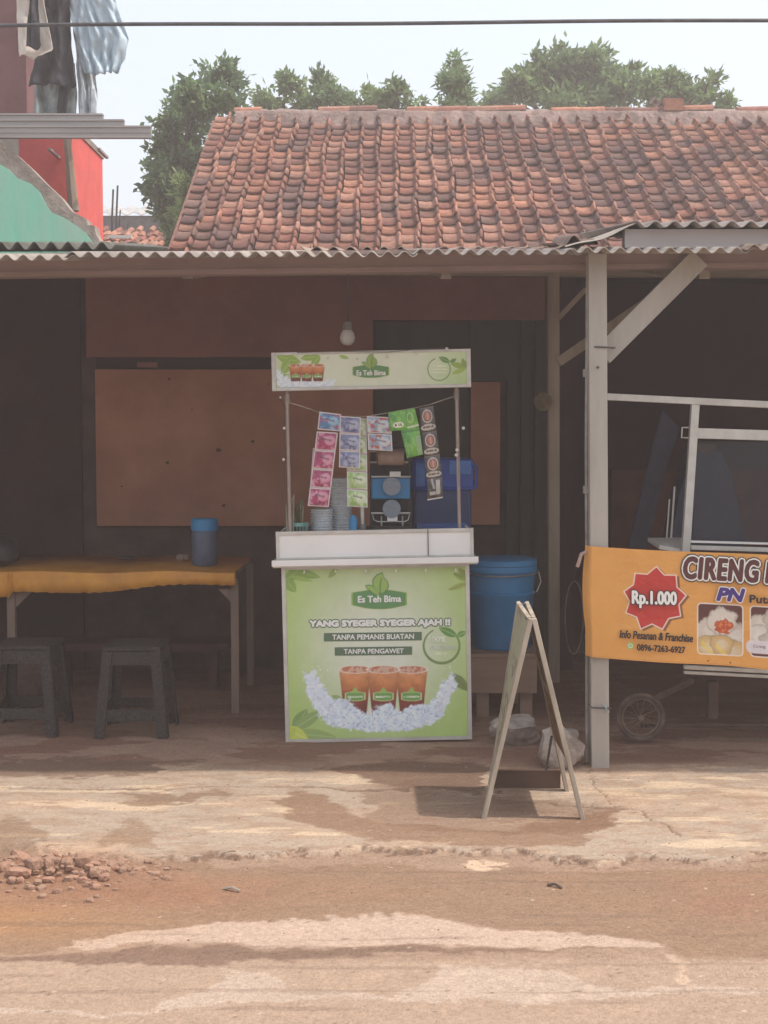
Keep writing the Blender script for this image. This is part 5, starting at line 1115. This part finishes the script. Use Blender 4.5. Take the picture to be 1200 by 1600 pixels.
def tree(label, D, clumps, n, leaf=(.11, .045), mix=(.3, .4, .25, .05), trunk=None, name='tree', seed=0, spread=.5, twigs=True):
    g = np.random.default_rng(100 + seed); x0 = trunk if trunk is not None else sum(c[0] for c in clumps) / len(clumps); base = P(x0, 500, D); base.z = 0
    t = thing(name, base, label, 'tree', 'trees behind the tiled roof')
    tot = sum(c[2] * c[3] for c in clumps); V = []; mi = []; cen = []
    hub = P(x0, max(c[1] for c in clumps) + 40, D)
    tb = MB(); tb.tube([base, base.lerp(hub, .6) + Vector((.1, 0, 0)), hub], [.16, .12, .09], 8)
    n = int(n * .68)
    for cx, cy, rx, ry in clumps:
        c = P(cx, cy, D + g.uniform(-spread, spread)); R_ = (rx / F * D, rx / F * D * .9, ry / F * D); k = max(40, int(n * rx * ry / tot)); cen.append(c)
        tb.tube([hub + Vector((g.uniform(-.1, .1), 0, -.1)), hub.lerp(c, .5) + Vector((g.uniform(-.12, .12), 0, .1)), c], [.05, .03, .012], 5)
        nsub = max(5, int(rx * ry / 40)); sub = g.normal(size=(nsub, 3)); sub /= np.linalg.norm(sub, axis=1)[:, None]; sub *= g.uniform(.3, 1.08, (nsub, 1))
        si = g.integers(0, nsub, k); ps = sub[si] * R_ + g.normal(size=(k, 3)) * (np.array(R_) * .045 + .045); pos = np.array(c) + ps
        for sidx in range(nsub):
            if twigs and g.random() < .7: tb.tube([c, Vector(np.array(c) + sub[sidx] * R_)], [.010, .004], 4)
        d = sub[si] * .6 + g.normal(size=(k, 3)) * .75 + (0, 0, .12); d /= np.linalg.norm(d, axis=1)[:, None]
        s_ = np.cross(d, g.normal(size=(k, 3))); s_ /= np.linalg.norm(s_, axis=1)[:, None] + 1e-9
        L = leaf[0] * g.uniform(.6, 1.3, (k, 1)); Wd = leaf[1] * g.uniform(.7, 1.2, (k, 1)); nrm = np.cross(d, s_)
        q = np.stack([pos, pos + d * L * .5 + s_ * Wd * .5 + nrm * Wd * .15, pos + d * L, pos + d * L * .5 - s_ * Wd * .5 + nrm * Wd * .15], 1); V.append(q.reshape(-1, 3))
        tone = g.random(nsub)[si] * .5 + g.random(k) * .5; cum = np.cumsum(mix); mi.append(np.clip(np.searchsorted(cum, tone * .98), 0, 3))
    V = np.concatenate(V); Fq = np.arange(len(V)).reshape(-1, 4)
    npmesh('crown', V, Fq, LM, t, midx=np.concatenate(mi)); tb.build('trunk', M_bark, t, smooth=True)
    return t
tree('tall dark leafy tree left of the roof, reaching above the ridge', 17.6, [(345, 125, 32, 22), (300, 150, 30, 22), (278, 165, 12, 22), (262, 195, 24, 16), (310, 180, 34, 24), (290, 215, 34, 24), (260, 245, 26, 24), (285, 255, 34, 26), (255, 285, 26, 24), (270, 310, 30, 24), (245, 270, 16, 14), (262, 340, 26, 22), (300, 300, 26, 50), (275, 375, 26, 22), (350, 165, 36, 22), (244, 300, 12, 10)], 9500, (.12, .06), mix=(.45, .35, .18, .02), trunk=290, seed=1, name='broadleaf_tree')
tree('yellowish shrub leaning out beside the left end of the tiled roof', 16.6, [(290, 300, 12, 26), (280, 345, 16, 24), (262, 372, 18, 14)], 1500, (.13, .03), (.05, .2, .4, .35), 275, 'shrub', 2)
tree('low bushy treetop just above the ridge, right of the tall dark tree', 21, [(410, 155, 22, 14), (450, 140, 20, 18), (470, 160, 26, 12), (430, 165, 30, 10)], 1900, (.13, .06), mix=(.1, .35, .45, .10), seed=3, name='broadleaf_tree')
tree('dark sprig-topped tree above the ridge, between pale bushes', 20.4, [(502, 128, 17, 14), (520, 142, 14, 12), (498, 155, 18, 12), (535, 155, 10, 12)], 1300, (.13, .055), mix=(.4, .4, .18, .02), seed=4, name='broadleaf_tree')
tree('pale treetop with one leaning sprig above the middle of the ridge', 21, [(575, 155, 20, 12), (605, 158, 22, 10), (624, 138, 15, 14), (610, 150, 12, 10), (552, 160, 14, 8), (632, 160, 12, 8), (662, 165, 5, 6)], 1700, (.13, .06), mix=(.1, .35, .42, .13), seed=5, name='broadleaf_tree')
tree('slender cone shaped treetop standing alone over the ridge', 20, [(711, 98, 6, 14), (709, 115, 13, 12), (706, 135, 20, 14), (707, 155, 26, 14), (708, 170, 28, 10), (700, 125, 10, 10), (716, 128, 11, 10)], 2600, leaf=(.14, .045), mix=(.2, .45, .32, .03), trunk=708, seed=6, name='conical_tree', twigs=False)
tree('broad round treetop, the largest one over the ridge', 23, [(880, 98, 34, 24), (845, 112, 30, 22), (920, 105, 36, 24), (815, 135, 32, 22), (790, 148, 26, 16), (860, 135, 40, 26), (910, 140, 42, 26), (945, 125, 28, 22), (960, 145, 34, 20), (770, 158, 14, 10), (988, 118, 12, 12), (985, 140, 20, 20), (900, 160, 60, 14), (930, 88, 20, 12)], 11000, leaf=(.17, .07), mix=(.2, .4, .33, .07), trunk=885, seed=7, name='broadleaf_tree')
tree('right-hand ragged treetop over the ridge with a thin stray sprig', 21.5, [(1045, 130, 22, 24), (1020, 140, 16, 20), (1075, 148, 28, 20), (1060, 160, 40, 12), (1110, 125, 13, 9), (1098, 142, 8, 10), (1120, 155, 20, 12), (1137, 160, 8, 8), (1018, 124, 6, 8)], 3400, leaf=(.15, .06), mix=(.2, .35, .33, .12), trunk=1070, seed=8, name='broadleaf_tree')

# ------------------------------------------------------------------ overhead cable
b = MB(); b.tube([P(-400 + i * 50, 40 - (i * 50 - 400) * .0068 + .9 * math.sin(i * .4), 7.6) for i in range(45)], .0115, 8)
tag(b.build('overhead_cable', M_cable, smooth=True), 'thick grey cable crossing the sky above the roof', 'cable')

# ------------------------------------------------------------------ rubble and litter on the ground
def rubble():
    Mr = [mat('broken_brick', (.38, .22, .155), .95, (.27, .15, .105), 14, bump=.008), mat('earth_clod', (.34, .21, .15), .95, (.25, .15, .105), 16, bump=.008)]
    def chunk(x, y, z, sx, sy, sz, a):
        bm = bmesh.new(); bmesh.ops.create_icosphere(bm, subdivisions=2, radius=1)
        sd = random.uniform(0, 99); A = []
        for v in bm.verts:
            p = v.co; q = Vector([math.copysign(abs(k) ** .7, k) for k in p]) * (1 + .3 * mnoise.noise(p * 1.4 + Vector((sd, 0, 0)))); q = Vector((q.x * sx, q.y * sy, q.z * sz)); q.rotate(Matrix.Rotation(a, 3, 'Z')); q.rotate(Matrix.Rotation(random.uniform(-.0, .0), 3, 'X')); A.append(q + Vector((x, y, z)))
        Fs = [tuple(v.index for v in f.verts) for f in bm.faces]; bm.free(); return A, Fs
    big = [(33, 1348, .10, .035, .05, -.9), (30, 1372, .06, .04, .035, .2), (55, 1368, .045, .04, .04, 1), (78, 1365, .05, .04, .04, .5), (105, 1366, .03, .03, .025, 0), (130, 1364, .05, .04, .045, .4), (150, 1372, .035, .03, .03, 2), (175, 1360, .04, .035, .035, 1), (195, 1366, .035, .03, .025, .6), (118, 1350, .04, .03, .03, 0), (155, 1348, .045, .03, .035, .3), (10, 1365, .04, .04, .03, .8), (190, 1350, .03, .03, .025, 1), (215, 1362, .03, .02, .02, .3), (65, 1384, .025, .02, .02, .4), (8, 1345, .04, .03, .03, 0)]
    RL = {1: 'broad broken brick in front of the tilted brick in the rubble', 4: 'flat clod in the middle of the rubble heap', 5: 'rounded earth clod right of the middle of the heap', 7: 'dark clod toward the right of the rubble heap', 13: 'rightmost small lump of the rubble heap', 14: 'lone small lump lying in front of the rubble heap', 11: 'broken brick at the picture edge in the rubble', 15: 'upper clod at the picture edge in the rubble', 9: 'broken brick piece at the back of the rubble heap'}
    for i, (px, py, sx, sy, sz, a) in enumerate(big):
        p = P(px, py, GD(py)); A, Fs = chunk(p.x, p.y, sz * .0 + gh(p.x, p.y), sx * .72, sy * .72, sz * .62, a + .3 * math.sin(i * 5)); b = MB(); b.add(A, Fs)
        tag(b.build('rubble_chunk', Mr[0] if i in (0, 1, 9, 11) else Mr[1]), 'long tilted broken brick leaning at the left end of the rubble' if i == 0 else RL.get(i, 'small reddish lump in the heap of rubble at the left roadside'), 'rubble', 'heap of rubble at the left roadside')
    b = MB()
    for i in range(560):
        if i < 200: px = random.gauss(100, 75); py = random.gauss(1364, 13)
        elif i < 320: px = random.uniform(-20, 1220); py = 1336 + random.gauss(4, 5)
        else: px = random.uniform(-20, 1220); py = random.choice([random.uniform(1190, 1420), random.uniform(1215, 1500)])
        p = P(px, py, GD(py)); r = random.uniform(.005, .02) if i < 200 else random.uniform(.0015, .0042); A, Fs = chunk(p.x, p.y, r * .12 + gh(p.x, p.y), r, r * .8, r * .7, 0); b.add(A, Fs, (1 if i % 5 else 0) if i < 200 else (1 if i % 4 else 2))
    tag(b.build('gravel', [Mr[0], Mr[1], M_rock]), 'loose grit and crumbs scattered on the forecourt', None, None, 'stuff')
    for x0, y0, x1, y1, lab in ((348, 1383, 375, 1387, 'pale twig lying on the brown roadside dirt'), (855, 1379, 878, 1382, 'short brown twig on the roadside right of centre')):
        D = GD(y0); b = MB(); p = P(x0, y0, D); q = P(x1, y1, GD(y1)); p.z = gh(p.x, p.y) + .004; q.z = gh(q.x, q.y) + .004; b.tube([p, p.lerp(q, .5) + Vector((0, .004, .008)), q], .005, 5); tag(b.build('twig', M_rope if 'pale' in lab else M_rubber), lab, 'twig')
rubble()

# ------------------------------------------------------------------ haze
if HAZE:  # added volume imitating veiling glare as well as distance haze
    b = MB(); b.box(-60, 60, -8, 45, -1.2, 9.0); o = b.build('haze', []); o.data.materials.clear()
    m = bpy.data.materials.new('haze'); m.use_nodes = True; m.node_tree.nodes.clear(); v = m.node_tree.nodes.new('ShaderNodeVolumePrincipled'); v.inputs['Density'].default_value = HAZE; v.inputs['Color'].default_value = (.98, .89, .86, 1); v.inputs['Anisotropy'].default_value = .3
    out = m.node_tree.nodes.new('ShaderNodeOutputMaterial'); m.node_tree.links.new(v.outputs[0], out.inputs['Volume']); o.data.materials.append(m)
    tag(o, 'thin haze added over the street to imitate lens glare and distance haze', None, None, 'stuff')
